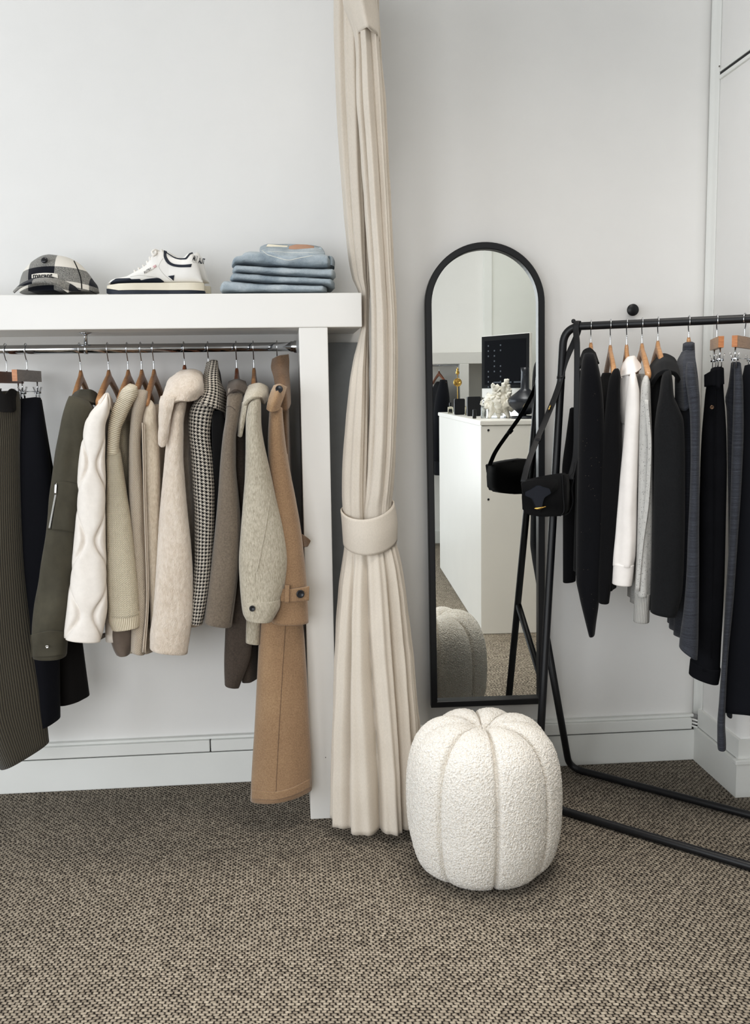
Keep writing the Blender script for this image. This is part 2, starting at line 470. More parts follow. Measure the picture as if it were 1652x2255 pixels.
def knit(name, c, dark, pu=.0055, pv=.0045, bump=.9, mott=140, sheen=.2, lo=.2, hi=.62):
    """stocking stitch: little v shapes in columns"""
    t = NT(name); s = t.sep(t.coord('UV')); f = t.noise(t.coord(), mott, 5, .7)
    u = t.math('DIVIDE', t.math('ADD', s[0], t.math('MULTIPLY', f, .0008)), pu); fr = t.math('FRACT', u)
    tri = t.math('ABSOLUTE', t.math('SUBTRACT', fr, .5))                # 0 centre .. .5 edge
    v = t.math('ADD', t.math('DIVIDE', s[1], pv), t.math('MULTIPLY', tri, 1.6))
    a = t.math('ABSOLUTE', t.math('SINE', t.math('MULTIPLY', v, math.pi)))
    b = t.math('SINE', t.math('MULTIPLY', t.math('MULTIPLY', tri, 2.0), math.pi))
    h = t.math('MULTIPLY', t.math('POWER', a, .7), t.math('ADD', t.math('MULTIPLY', b, .75), .25))
    col = t.mix(t.math('MULTIPLY', f, .4), S(c), tuple(x*.72 for x in S(c)[:3])+(1,))
    t.to(t.mix(t.ramp(h, [(lo, (0, 0, 0, 1)), (hi, (1, 1, 1, 1))]), S(dark), col), t.b.inputs['Base Color'])
    t.set(t.b, Roughness=.95); t.b.inputs['Sheen Weight'].default_value = sheen; t.b.inputs['Specular IOR Level'].default_value = .15
    t.to(t.bump(t.math('ADD', h, t.math('MULTIPLY', f, .5)), bump, .003), t.b.inputs['Normal'])
    return t.m

def houndstooth(name, light, dark, p=.0105):
    t = NT(name); s = t.sep(t.coord('UV')); n = t.noise(t.coord(), 200, 3)
    x = t.math('FRACT', t.math('DIVIDE', t.math('ADD', s[0], t.math('MULTIPLY', n, .001)), p)); y = t.math('FRACT', t.math('DIVIDE', t.math('ADD', s[1], t.math('MULTIPLY', n, .001)), p))
    xa = t.math('LESS_THAN', x, .5); ya = t.math('LESS_THAN', y, .5)
    dg = t.math('LESS_THAN', t.math('FRACT', t.math('MULTIPLY', t.math('ADD', x, y), 2.0)), .5)
    same = t.math('COMPARE', xa, ya, .1)
    v = t.math('ADD', t.math('MULTIPLY', same, xa), t.math('MULTIPLY', t.math('SUBTRACT', 1.0, same), dg))
    f = t.noise(t.coord(), 400, 3)
    t.to(t.mix(v, S(dark), t.mix(t.math('MULTIPLY', f, .6), S(light), tuple(q*.5 for q in S(light)[:3])+(1,))), t.b.inputs['Base Color'])
    t.set(t.b, Roughness=.95); t.b.inputs['Specular IOR Level'].default_value = .15
    t.to(t.bump(t.math('ADD', t.noise(t.coord(), 700, 2), t.math('MULTIPLY', v, .3)), .4, .001), t.b.inputs['Normal'])
    return t.m

def speckled(name, c, fleck, scale=260, thr=.16, bump=.4, amount=1.0, emit=False, dens=.62):
    t = NT(name); v = t.coord(); vo = t.add('ShaderNodeTexVoronoi'); vo.inputs['Scale'].default_value = scale; t.to(v, vo.inputs['Vector'])
    d = t.math('LESS_THAN', vo.outputs['Distance'], thr)
    sel = t.math('GREATER_THAN', t.noise(v, scale*.37, 2), dens)
    f = t.noise(v, 90, 5, .7); col = t.mix(f, tuple(x*.8 for x in S(c)[:3])+(1,), tuple(min(1, x*1.15) for x in S(c)[:3])+(1,))
    m = t.math('MULTIPLY', t.math('MULTIPLY', d, sel), amount)
    t.to(t.mix(m, col, S(fleck)), t.b.inputs['Base Color']); t.set(t.b, Roughness=.9); t.b.inputs['Sheen Weight'].default_value = .1
    t.b.inputs['Specular IOR Level'].default_value = .15
    t.to(t.bump(t.noise(v, 600, 4), bump, .0012), t.b.inputs['Normal'])
    return t.m

def heather(name, c, c2, across=True, bump=.5, sc=42):
    """slub knit with irregular lines across the cloth"""
    t = NT(name); v = t.coord('UV', (6, sc*8, 1) if across else (sc*8, 6, 1)); f = t.noise(v, 1.0, 6, .75, .4)
    g = t.noise(t.coord(), 300, 4, .7)
    t.to(t.ramp(t.math('ADD', t.math('MULTIPLY', f, .75), t.math('MULTIPLY', g, .25)), [(.38, S(c2)), (.62, S(c))]), t.b.inputs['Base Color'])
    t.set(t.b, Roughness=.92); t.b.inputs['Sheen Weight'].default_value = .12; t.b.inputs['Specular IOR Level'].default_value = .15
    t.to(t.bump(t.math('ADD', f, t.math('MULTIPLY', g, .5)), bump, .002), t.b.inputs['Normal'])
    return t.m

def denim(name, hi, lo):
    t = NT(name); v = t.coord(); f = t.noise(v, 14, 4, .6); g = t.noise(t.coord('Object', (1, 1, 3)), 420, 4, .75)
    base = t.ramp(t.math('ADD', t.math('MULTIPLY', f, .55), t.math('MULTIPLY', g, .45)), [(.33, S(lo)), (.66, S(hi))])
    t.to(base, t.b.inputs['Base Color']); t.set(t.b, Roughness=.9); t.b.inputs['Specular IOR Level'].default_value = .15
    t.to(t.bump(g, .45, .001), t.b.inputs['Normal']); return t.m

def wood(name, a, b, rough=.4):
    t = NT(name); v = t.coord('Object', (1, 1, 6), (0, .6, 0)); f = t.noise(v, 45, 6, .6, .8)
    t.to(t.ramp(f, [(.3, S(a)), (.7, S(b))]), t.b.inputs['Base Color']); t.set(t.b, Roughness=rough); t.b.inputs['Coat Weight'].default_value = .15
    return t.m

def wall_paint(name, c, bump=.05):
    t = NT(name); v = t.coord(); f = t.noise(v, 1.6, 5, .55); g = t.noise(v, 9, 5, .6)
    c1 = S(c); a = tuple(x*.965 for x in c1[:3])+(1,)
    t.to(t.ramp(t.math('ADD', t.math('MULTIPLY', f, .6), t.math('MULTIPLY', g, .4)), [(.35, a), (.65, c1)]), t.b.inputs['Base Color']); t.set(t.b, Roughness=.75)
    t.b.inputs['Specular IOR Level'].default_value = .25
    h = t.math('ADD', t.math('MULTIPLY', t.noise(v, 5, 4), 2.0), t.math('MULTIPLY', t.noise(v, 160, 3), .12))
    t.to(t.bump(h, bump, .012), t.b.inputs['Normal']); return t.m

def carpet_mat():
    t = NT('sisal_carpet'); c = t.coord(); s = t.sep(c)
    warp = t.noise(c, 2.2, 3); warp2 = t.noise(c, 25, 2)
    x = t.math('ADD', s[0], t.math('ADD', t.math('MULTIPLY', warp, .03), t.math('MULTIPLY', warp2, .010)))
    y = t.math('ADD', s[1], t.math('ADD', t.math('MULTIPLY', t.noise(t.coord('Object', (1, 1, 1), (0, 0, 1)), 1.7, 3), .05), t.math('MULTIPLY', x, .12)))
    # staggered rows of loops with dark holes between them
    row = t.math('DIVIDE', y, .0090); ri = t.math('FLOOR', row); rf = t.math('SUBTRACT', t.math('SUBTRACT', row, ri), .5)
    off = t.math('MULTIPLY', t.math('MODULO', ri, 2.0), .5)
    wn = t.add('ShaderNodeTexWhiteNoise', noise_dimensions='1D'); t.to(ri, wn.inputs['W'])
    col = t.math('ADD', t.math('DIVIDE', x, .0150), t.math('ADD', off, t.math('MULTIPLY', wn.outputs['Value'], .22))); ci = t.math('FLOOR', col); cf = t.math('SUBTRACT', t.math('SUBTRACT', col, ci), .5)
    wn2 = t.add('ShaderNodeTexWhiteNoise', noise_dimensions='2D'); t.to(t.comb(ci, ri), wn2.inputs['Vector'])
    # every loop is a rounded lump; shade in the holes and row joints is painted dark
    fine = t.noise(t.coord('Object', (1, 2.2, 1)), 170, 6, .8)
    fib = t.noise(t.coord('Object', (.45, 2.6, 1), (0, 0, .12)), 480, 4, .75)
    ex = t.math('ABSOLUTE', t.math('MULTIPLY', t.math('ADD', cf, t.math('MULTIPLY', t.math('SUBTRACT', fib, .5), .35)), 2.0)); ey = t.math('ABSOLUTE', t.math('MULTIPLY', t.math('ADD', rf, t.math('MULTIPLY', t.math('SUBTRACT', wn2.outputs['Value'], .5), .25)), 2.0))
    e = t.math('ADD', t.math('MULTIPLY', t.math('POWER', ex, 3.0), 1.15), t.math('MULTIPLY', t.math('POWER', ey, 2.6), .44))
    e = t.math('ADD', e, t.math('MULTIPLY', t.math('SUBTRACT', fine, .5), 1.9))
    e = t.math('ADD', e, t.math('MULTIPLY', t.math('SUBTRACT', wn2.outputs['Value'], .5), .34))
    loop = t.sep(t.ramp(e, [(.18, (1, 1, 1, 1)), (.62, (.62, .62, .62, 1)), (1.0, (0, 0, 0, 1))]))[0]
    mott = t.noise(c, 75, 4, .65); big = t.noise(c, 3.5, 3)
    lite = t.mix(t.ramp(t.math('ADD', t.math('MULTIPLY', mott, .45), t.math('MULTIPLY', fib, .55)), [(.36, (0, 0, 0, 1)), (.64, (1, 1, 1, 1))]), S((128, 119, 107)), S((208, 198, 182)))
    lite = t.mix(t.math('MULTIPLY', wn2.outputs['Value'], .28), lite, S((104, 95, 85)))
    lite = t.mix(t.math('MULTIPLY', big, .35), lite, S((120, 112, 102)))
    mid = t.mix(mott, S((72, 64, 56)), S((108, 98, 88)))
    col2 = t.mix(t.ramp(loop, [(.30, (0, 0, 0, 1)), (.80, (1, 1, 1, 1))]), mid, lite)
    t.to(t.mix(t.ramp(loop, [(.04, (0, 0, 0, 1)), (.38, (1, 1, 1, 1))]), S((34, 29, 27)), col2), t.b.inputs['Base Color']); t.set(t.b, Roughness=.95); t.b.inputs['Specular IOR Level'].default_value = .1
    t.to(t.bump(t.math('ADD', loop, t.math('MULTIPLY', fine, .5)), .9, .005), t.b.inputs['Normal'])
    return t.m

def boucle_mat():
    t = NT('boucle'); v = t.coord(); vo = t.add('ShaderNodeTexVoronoi', feature='SMOOTH_F1'); vo.inputs['Scale'].default_value = 260
    w = t.noise(v, 60, 3); vv = t.add('ShaderNodeVectorMath', operation='ADD'); t.to(v, vv.inputs[0])
    t.to(t.comb(t.math('MULTIPLY', w, .01), t.math('MULTIPLY', w, .012), t.math('MULTIPLY', w, -.008)), vv.inputs[1]); t.to(vv.outputs[0], vo.inputs['Vector'])
    d = vo.outputs['Distance']; f = t.noise(v, 420, 4, .7)
    t.to(t.mix(t.ramp(d, [(.15, (0, 0, 0, 1)), (.75, (1, 1, 1, 1))]), S((252, 249, 243)), S((222, 214, 202))), t.b.inputs['Base Color']); t.set(t.b, Roughness=1.0)
    t.b.inputs['Sheen Weight'].default_value = .35; t.b.inputs['Specular IOR Level'].default_value = .1
    h = t.math('ADD', t.math('MULTIPLY', d, -1.0), t.math('MULTIPLY', f, .35))
    t.to(t.bump(h, 1.0, .0045), t.b.inputs['Normal']); return t.m

def plaid_mat():
    """wool check of the cap: bands over the object's own x and z"""
    t = NT('plaid_wool'); c = t.coord(); s = t.sep(c); f = t.noise(c, 500, 4, .8); g = t.noise(c, 40, 3)
    def bands(x, lst):
        acc = None
        for a, b in lst:
            m = t.math('MULTIPLY', t.math('GREATER_THAN', x, a), t.math('LESS_THAN', x, b))
            acc = m if acc is None else t.math('MAXIMUM', acc, m)
        return acc
    zz = t.math('ADD', s[2], t.math('MULTIPLY', t.math('MULTIPLY', s[0], s[0]), 1.1))
    v = bands(s[0], [(-.066, .014), (.108, .2)]); h = bands(zz, [(.012, .030), (.044, .086)])
    both = t.math('MULTIPLY', v, h); one = t.math('SUBTRACT', t.math('MAXIMUM', v, h), both)
    tw = t.ramp(t.math('ADD', f, t.math('MULTIPLY', t.math('SINE', t.math('MULTIPLY', t.math('ADD', s[0], s[2]), 2600)), .12)), [(.42, S((30, 32, 40))), (.56, S((176, 174, 168)))])
    base = t.mix(one, S((226, 221, 212)), tw); base = t.mix(both, base, S((18, 21, 31)))
    t.to(base, t.b.inputs['Base Color']); t.set(t.b, Roughness=.95); t.b.inputs['Sheen Weight'].default_value = .15; t.b.inputs['Specular IOR Level'].default_value = .15
    t.to(t.bump(f, .4, .0015), t.b.inputs['Normal']); return t.m

def emis(name, c, st):
    t = NT(name); t.b.inputs['Base Color'].default_value = S(c); t.b.inputs['Emission Color'].default_value = S(c); t.b.inputs['Emission Strength'].default_value = st; t.set(t.b, Roughness=.6)
    return t.m

def glassy(name, c, rough=.02, tr=1.0):
    t = NT(name); t.b.inputs['Base Color'].default_value = S(c); t.set(t.b, Roughness=rough, IOR=1.45); t.b.inputs['Transmission Weight'].default_value = tr; return t.m

MT = {}
MT['wall'] = wall_paint('wall_paint', (233, 232, 230))
MT['wall2'] = wall_paint('wall_paint_far', (226, 227, 222))
MT['wall_dim'] = wall_paint('wall_grey_low_bounce', (190, 190, 188))  # grey for unseen walls and ceiling, chosen to lower bounced light
MT['trim'] = wall_paint('trim_gloss', (231, 232, 229), .03)
MT['shelf'] = plain('white_lacquer', (228, 226, 222), .35, noise_amt=.01, nscale=4)
MT['carpet'] = carpet_mat()
MT['chrome'] = plain('chrome', (205, 207, 210), .09, 1.0, .01)
MT['black_metal'] = plain('black_powder_coat', (17, 18, 22), .42, 0., .05, bump=.05, bscale=400, spec=.5)
MT['black_gloss'] = plain('black_gloss', (10, 11, 14), .15, 0., .02)
MT['mirror'] = plain('mirror_silver', (242, 245, 243), .0, 1.0, .0)
MT['wood'] = wood('beech_wood', (162, 118, 80), (194, 150, 108))
MT['wood_red'] = wood('cherry_wood', (110, 62, 38), (150, 92, 60))
MT['wood_grey'] = wood('dull_wood', (120, 108, 100), (150, 138, 128))
MT['linen'] = fabric('curtain_linen', (205, 196, 184), None, 300, .09, .3, 1100, .15, streak=(3, 3, .5), mottle=.05)
MT['boucle'] = boucle_mat()
MT['gold'] = plain('brass', (200, 165, 95), .25, 1.0, .02)
MT['steel'] = plain('zip_metal', (200, 200, 198), .25, 1.0, .02)
MT['black_button'] = plain('black_button', (22, 23, 28), .3)
MT['leather'] = plain('black_leather', (13, 14, 18), .5, 0, .1, 60, .15, 350, .4)
MT['suede'] = fabric('black_suede', (11, 11, 13), None, 200, .2, .3, 900, .05)
# ------------------------------------------------------------------ room shell
def struct(o): o['kind'] = 'structure'; return o
XL, XR, YB, ZC, NIBX, NIBY = -3.2, 2.7, -5.2, 3.3, 1.446, -0.335

struct(box('floor', (XL-.1, YB-.1, -.06), (XR+.1, .1, 0), MT['carpet'], bev=0))
# back wall, subdivided for a slightly uneven plaster face
def plaster(name, o, ux, uy, nu, nv, nrm, th, mat, amp=.002, seed=0.):
    o = np.array(o, float); ux = np.array(ux, float); uy = np.array(uy, float); nrm = np.array(nrm, float)
    B = np.array([[o+ux*i/nu+uy*j/nv for i in range(nu+1)] for j in range(nv+1)])
    n = amp*nz(B.reshape(-1, 3), 2.6, seed).reshape(nv+1, nu+1)
    Fr = B+nrm*n[..., None]; Bk = B-nrm*th
    N = nu+1; V = np.concatenate([Fr.reshape(-1, 3), Bk.reshape(-1, 3)]); k = N*(nv+1); F = []
    for j in range(nv):
        for i in range(nu):
            a = j*N+i; F.append((a, a+1, a+N+1, a+N)); F.append((k+a, k+a+N, k+a+N+1, k+a+1))
    rim = list(range(N))+[j*N+nu for j in range(1, nv+1)]+[nv*N+i for i in range(nu-1, -1, -1)]+[j*N for j in range(nv-1, 0, -1)]
    for q in range(len(rim)):
        a, b = rim[q], rim[(q+1) % len(rim)]; F.append((a, b, k+b, k+a))
    return struct(mesh(name, V, F, mat))
plaster('wall_back', (XL, 0, 0), (NIBX+.02-XL, 0, 0), (0, 0, ZC), 60, 40, (0, -1, 0), .08, MT['wall'], .0025)
# short return wall in the right corner, then the wall that runs on to the right
plaster('wall_right', (NIBX, .0, 0), (0, NIBY, 0), (0, 0, ZC), 8, 40, (-1, 0, 0), .07, MT['wall'], .001, 2.)
plaster('wall_return', (NIBX+.005, NIBY+.003, 0), (XR-NIBX-.005, 0, 0), (0, 0, ZC), 20, 40, (0, -1, 0), .08, MT['wall'], .001, 4.)
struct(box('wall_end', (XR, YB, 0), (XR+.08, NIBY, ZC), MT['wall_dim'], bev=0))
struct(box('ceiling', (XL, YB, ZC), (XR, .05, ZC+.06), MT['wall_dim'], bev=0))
# rounded plaster strip filling the corner
c0 = np.array([NIBX-.001, -.001])
rows = []
for z in np.linspace(.165, ZC, 60):
    w = .018
    rows.append([(NIBX-w, -.002, z), (NIBX-w, -.006, z), (NIBX-w*.6, -.013, z), (NIBX-.006, -.026, z), (NIBX-.004, -.040, z), (NIBX-.001, -.044, z), (NIBX-.001, -.002, z)])
struct(loft('trim_1', rows, MT['trim']))
# low plinth skirting and cable trunking along the back wall
zt0, zt1 = .118, .158; XJ = float(at(463, 1635, -.034)[0])
struct(box('baseboard_back', (XL, -.026, 0), (NIBX, 0, .112), MT['trim'], bev=.004))
o = struct(box('trim_2', (XL, -.034, zt0), (XJ-.002, 0, zt1), MT['trim'], bev=.003))
struct(box('trim_3', (XJ+.002, -.034, zt0), (NIBX-.034, 0, zt1), MT['trim'], bev=.003))
struct(box('trim_4', (XL, -.022, zt1), (NIBX-.022, 0, zt1+.010), MT['trim'], bev=.003))
dark = plain('gap_shadow', (58, 58, 56), .9)
struct(box('trim_5', (XL, -.019, .111), (NIBX, 0, .119), dark, bev=0))
# skirting, trunking on the return and its corner
struct(box('baseboard_right', (NIBX-.022, NIBY-.022, 0), (NIBX+.02, -.02, .122), MT['trim'], bev=0))
struct(box('trim_6', (NIBX-.012, NIBY-.012, .126), (NIBX+.02, -.03, .19), MT['trim'], bev=0))
struct(box('baseboard_return', (NIBX+.02, NIBY-.022, 0), (XR, NIBY, .118), MT['trim'], bev=0))
struct(box('trim_7', (NIBX-.027, NIBY-.027, .110), (XR, NIBY, .1275), MT['trim'], bev=.004))
struct(box('trim_8', (NIBX+.02, NIBY-.012, .128), (XR, NIBY, .19), MT['trim'], bev=0))
# frayed cable bundle where the trunking stops short of the corner
for i in range(3):
    struct(pipe('trim_9', [(NIBX-.036, -.018, .150-.011*i), (NIBX-.024, -.023-.002*i, .149-.012*i), (NIBX-.012, -.031, .146-.012*i)], .0035, MT['trim'], smooth_n=10))
# picture rail with a dark groove on the return wall
p0 = atp(1590, 162, (NIBX, 0, 0), (1, 0, 0)); zg = float(p0[2])
struct(box('trim_10', (NIBX-.010, NIBY, zg-.018), (NIBX, p0[1], zg-.006), MT['trim'], bev=.002))
struct(box('trim_11', (NIBX-.006, NIBY, zg-.006), (NIBX, p0[1], zg+.004), plain('groove', (30, 31, 34), .6), bev=0))
struct(box('trim_12', (NIBX-.010, NIBY, zg+.004), (NIBX, p0[1], zg+.012), MT['trim'], bev=.002))
# screw in the corner plaster above it
scr = disc('wall_screw', atp(1585, 146, (NIBX-.012, 0, 0), (1, 0, 0)), (-1, -.3, 0), .003, .002, plain('old_screw', (120, 118, 112), .5), N=12)
tag(scr, 'tiny grey screw head in the corner plaster near the picture rail', 'screw')

# left and rear walls with big shop windows (seen only in reflections)
def window_wall(name, nwin, axis, pos, lo, hi, z0, z1):
    """wall with one opening; axis 'x' wall stands at x=pos and runs in y from YB to 0"""
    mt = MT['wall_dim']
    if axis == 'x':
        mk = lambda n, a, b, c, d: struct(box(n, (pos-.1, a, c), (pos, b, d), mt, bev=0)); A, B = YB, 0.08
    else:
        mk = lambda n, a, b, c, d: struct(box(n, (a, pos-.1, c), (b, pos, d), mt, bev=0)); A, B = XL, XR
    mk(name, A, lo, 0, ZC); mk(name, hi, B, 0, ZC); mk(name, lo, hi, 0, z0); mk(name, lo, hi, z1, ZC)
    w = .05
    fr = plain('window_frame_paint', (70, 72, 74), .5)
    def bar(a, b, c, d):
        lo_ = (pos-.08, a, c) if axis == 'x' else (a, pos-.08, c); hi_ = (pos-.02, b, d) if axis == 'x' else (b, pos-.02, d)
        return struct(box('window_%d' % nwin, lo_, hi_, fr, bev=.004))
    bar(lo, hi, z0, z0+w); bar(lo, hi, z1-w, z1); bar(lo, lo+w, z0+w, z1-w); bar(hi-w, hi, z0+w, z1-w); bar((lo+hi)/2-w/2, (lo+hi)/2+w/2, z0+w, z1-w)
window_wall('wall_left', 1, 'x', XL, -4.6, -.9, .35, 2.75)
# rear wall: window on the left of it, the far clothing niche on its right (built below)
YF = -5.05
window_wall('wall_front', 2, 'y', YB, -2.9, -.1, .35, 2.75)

# ------------------------------------------------------------------ light
def area(name, loc, rot, sx, sy, power, col):
    l = bpy.data.lights.new(name, 'AREA'); l.shape = 'RECTANGLE'; l.size = sx; l.size_y = sy; l.energy = power; l.color = col
    o = bpy.data.objects.new(name, l); COL.objects.link(o); o.location = loc; o.rotation_euler = rot; return o
LW = area('window_light_left', (XL-.15, -2.75, 1.45), (R(90), 0, R(-90)), 3.5, 2.3, 100, (.93, .97, 1.0))
LF = area('window_light_front', (-1.6, YB-.15, 1.45), (R(90), 0, 0), 2.6, 2.3, 112, (.955, .98, 1.0))
C1 = area('ceiling_and_fill_light', (-.1, -.27, ZC-.08), (R(-24), 0, 0), 2.4, .2, 11, (1.0, .945, .875))
C1.data.spread = R(56)
C2 = area('ceiling_and_fill_light', (.0, -2.25, ZC-.04), (0, 0, 0), 2.4, .9, 3, (1.0, .94, .87))  # added fill that brightens the foreground floor
C2.data.spread = R(62)
C3 = area('ceiling_and_fill_light', (.95, -1.4, ZC-.04), (0, 0, 0), 1.0, .8, 15, (1.0, .95, .885))  # added fill for the lower right wall and the counter end
C3.data.spread = R(110)
C4 = area('ceiling_and_fill_light', (1.25, -4.25, ZC-.04), (0, 0, 0), 1.0, .7, 13, (1.0, .97, .92))  # added fill to lift the far wall in the reflection
C4.data.spread = R(120)
world = bpy.data.worlds.new('world'); scene.world = world; world.use_nodes = True
bg = world.node_tree.nodes['Background']; bg.inputs['Color'].default_value = (.80, .88, 1.0, 1); bg.inputs['Strength'].default_value = .4
scene.view_settings.view_transform = 'Standard'; scene.view_settings.look = 'None'; scene.view_settings.exposure = 0.0
vs = scene.view_settings; vs.use_curve_mapping = True
cv = vs.curve_mapping.curves[3]
for x_, y_ in ((.12, .098), (.30, .285), (.60, .61), (.82, .835)): cv.points.new(x_, y_)
vs.curve_mapping.update()
scene.cycles.max_bounces = 10; scene.cycles.diffuse_bounces = 6; scene.cycles.glossy_bounces = 6
scene.cycles.caustics_reflective = False; scene.cycles.caustics_refractive = False

# ------------------------------------------------------------------ shelf unit with hanging rail
def set_origin(o, base):
    b = Vector([float(v) for v in base]); par = Vector((0, 0, 0)); p = o.parent
    while p is not None: par += Vector(p.location); p = p.parent
    d = b-(Vector(o.location)+par); o.data.transform(Matrix.Translation(-d)); o.location = b-par; return o
SY = -.35                                   # front of the unit
SZ0, SZ1, SX1 = 1.519, 1.618, .232
su = empty('shelf_unit', (-.75, -.18, 0), 'white boxy wall shelf on an end panel, with a chrome hanging rail below', 'shelf')
box('shelf_board', (-1.75, SY, SZ0), (SX1, 0, SZ1), MT['shelf'], su, bev=.003)
box('end_panel', (.045, SY+.002, 0), (.130, -.01, SZ0), MT['shelf'], su, bev=.003)
disc('screw_hole', at(717, 1668, SY+.0015), (0, -1, 0), .0016, .0006, plain('screw_grey', (110, 108, 104), .6), su, N=10)
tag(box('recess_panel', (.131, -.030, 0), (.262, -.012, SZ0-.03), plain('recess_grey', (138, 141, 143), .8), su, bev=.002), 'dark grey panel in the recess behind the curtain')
box('end_panel', (-1.70, SY+.002, 0), (-1.615, -.01, SZ0), MT['shelf'], su, bev=.003)
RY, RZ, RR = -.20, 1.470, .0138
rl = pipe('hanging_rail', [(-1.615, RY, RZ), (-.8, RY, RZ), (.045, RY, RZ)], RR, MT['chrome'], su, N=28)
pb = at(190, 770, RY)
br = lathe('bracket', (pb[0], RY, 0), [(.019, SZ0), (.019, SZ0-.003), (.0075, SZ0-.006), (.0055, SZ0-.012), (.0055, RZ+RR)], MT['chrome'], rl, N=20)
pipe('collar', [(pb[0]-.005, RY, RZ), (pb[0]+.005, RY, RZ)], RR+.0022, MT['chrome'], rl, N=24)
pipe('flange', [(.020, RY, RZ), (.030, RY, RZ), (.032, RY, RZ), (.045, RY, RZ)], [.0165, .0165, .019, .019], MT['chrome'], rl, N=24)
# ------------------------------------------------------------------ arched mirror on the back wall
# the mirror is turned slightly toward the room: right edge stands proud of the wall
MA = .05
MC = np.array([.672, -.040, 0]); MN = np.array([-math.sin(MA), -math.cos(MA), 0]); MX = np.array([math.cos(MA), -math.sin(MA), 0])
def mproj(px, py): return atp(px, py, MC+MN*.012, MN)
bl, br_, tl, tr = mproj(950, 1556), mproj(1198, 1548), mproj(935, 690), mproj(1199, 690)
top = mproj(1070, 534)
def ml(P): return np.array([(P-MC) @ MX, P[2]])
a, b = ml(bl), ml(br_); mw = .5*((b[0]-a[0])+(ml(tr)[0]-ml(tl)[0])); zb = .5*(a[1]+b[1]); zt = ml(top)[1]
ang = math.atan2(((ml(tl)+ml(tr))/2-(a+b)/2)[0], ((ml(tl)+ml(tr))/2-(a+b)/2)[1])
mid = (a+b)/2; rw = mw/2
def mloc(x, z, d):
    """x across, z up from the bottom edge, d out of the wall"""
    X = mid[0]+x*math.cos(ang)+z*math.sin(ang); Z = mid[1]-x*math.sin(ang)+z*math.cos(ang)
    return MC+MX*X+MN*d+np.array([0, 0, Z])
Hm = zt-zb
mir = empty('arched_mirror', mloc(0, 0, 0), 'tall arched wall mirror in a thin black frame', 'mirror')
def outline(inset, n=40):
    r = rw-inset; zc = Hm-rw
    pts = [(-r, inset)]+[(-r, z) for z in np.linspace(.1, zc, 8)]+[(-r*math.cos(t), zc+r*math.sin(t)) for t in np.linspace(0, math.pi, n)[1:-1]]+[(r, z) for z in np.linspace(zc, .1, 8)]+[(r, inset)]
    return pts
FD = .026; fw = .0215
prof = [(0, -.010), (0, FD-.002), (.002, FD), (fw-.002, FD), (fw, FD-.002), (fw, -.010)]
rows = [[mloc(x, z, d) for (x, z) in outline(i)] for (i, d) in prof]
Pf = np.array(rows).transpose(1, 0, 2)
Pf = np.concatenate([Pf, Pf[:1]], 0)
fr = loft('frame', Pf, MT['black_metal'], mir, caps=False)
for p in fr.data.polygons: p.use_smooth = False
o2 = outline(fw-.001, 64)
gl = mesh('glass', [mloc(x, z, .004) for x, z in o2]+[mloc(x, z, -.002) for x, z in o2], [tuple(range(len(o2))), tuple(range(2*len(o2)-1, len(o2)-1, -1))]+[(i, (i+1) % len(o2), len(o2)+(i+1) % len(o2), len(o2)+i) for i in range(len(o2))], MT['mirror'], mir, smooth=False)
MPL = MC+MN*.004
def unmirror(P):
    P = np.asarray(P, float); return P-2*((P-MPL) @ MN)*MN
def amz(px, py, z): return unmirror(atz(px, py, z))
def amd(px, py, D):
    """point seen in the mirror, D in front of the mirror plane"""
    return unmirror(atp(px, py, MPL-MN*D, MN))
# ------------------------------------------------------------------ pouf
PC = np.array([.522, -.700, 0.0]); PR, PH = .2130, .418
def build_pouf():
    NL = 8; N = 900; M = 330
    ph0 = R(PHASE_P)
    a = np.linspace(0, 2*np.pi, N, endpoint=False)
    ts = np.linspace(0, 1, M)
    # side profile: flat-ish bottom, bulging side, rounded shoulder, dimpled top
    key = np.array([(0.0, .004), (.10, .0), (.150, .004), (.186, .035), (.207, .10), (.213, .17), (.2135, .23), (.207, .30), (.188, .358), (.155, .397), (.110, .4165), (.06, .416), (.025, .402), (.004, .392)], float)
    t = np.concatenate([[0], np.cumsum(np.linalg.norm(np.diff(key, axis=0), axis=1))]); t /= t[-1]
    pr = catmull(t, key, ts)
    rows = []
    lob = np.abs(np.sin(NL*(a-ph0)/2.0))                 # 0 at the seams
    for i in range(M):
        r, z = max(pr[i, 0], .002), pr[i, 1]
        seam = np.exp(-(lob/.13)**2); swell = lob**.8-.62
        k = min(1, r/.10)
        rad = r*(1+.055*swell*k) - .013*seam*k
        zz = z + (np.where(z > .30, 1, 0)*(-.011*seam+.012*swell))*np.clip((z-.30)/.06, 0, 1)*min(1, r/.05)
        rows.append(np.stack([PC[0]+rad*np.cos(a), PC[1]+rad*np.sin(a), np.maximum(zz, .001)+0*a], 1))
    P = np.array(rows)
    # curly loops standing out of the cloth
    fl = P.reshape(-1, 3)
    d = np.array([mnoise.noise(Vector(p*105)) for p in fl.tolist()] if False else [mnoise.noise(Vector((p[0]*260, p[1]*260, p[2]*260)))*.6+mnoise.noise(Vector((p[0]*480, p[1]*480, p[2]*480)))*.5 for p in fl]).reshape(M, N)
    c = np.array([PC[0], PC[1], .2]); out = P-c; out /= np.linalg.norm(out, axis=2)[..., None]
    P = P+out*(np.maximum(d, -.25)*.0030)[..., None]
    P[..., 2] = np.maximum(P[..., 2], .001)
    o = loft('pouf', P, MT['boucle'])
    move_origin(o, PC)
    return o
PHASE_P = -90.5
pf = build_pouf(); tag(pf, 'round cream boucle pouf with pumpkin segments standing on the carpet', 'pouf')
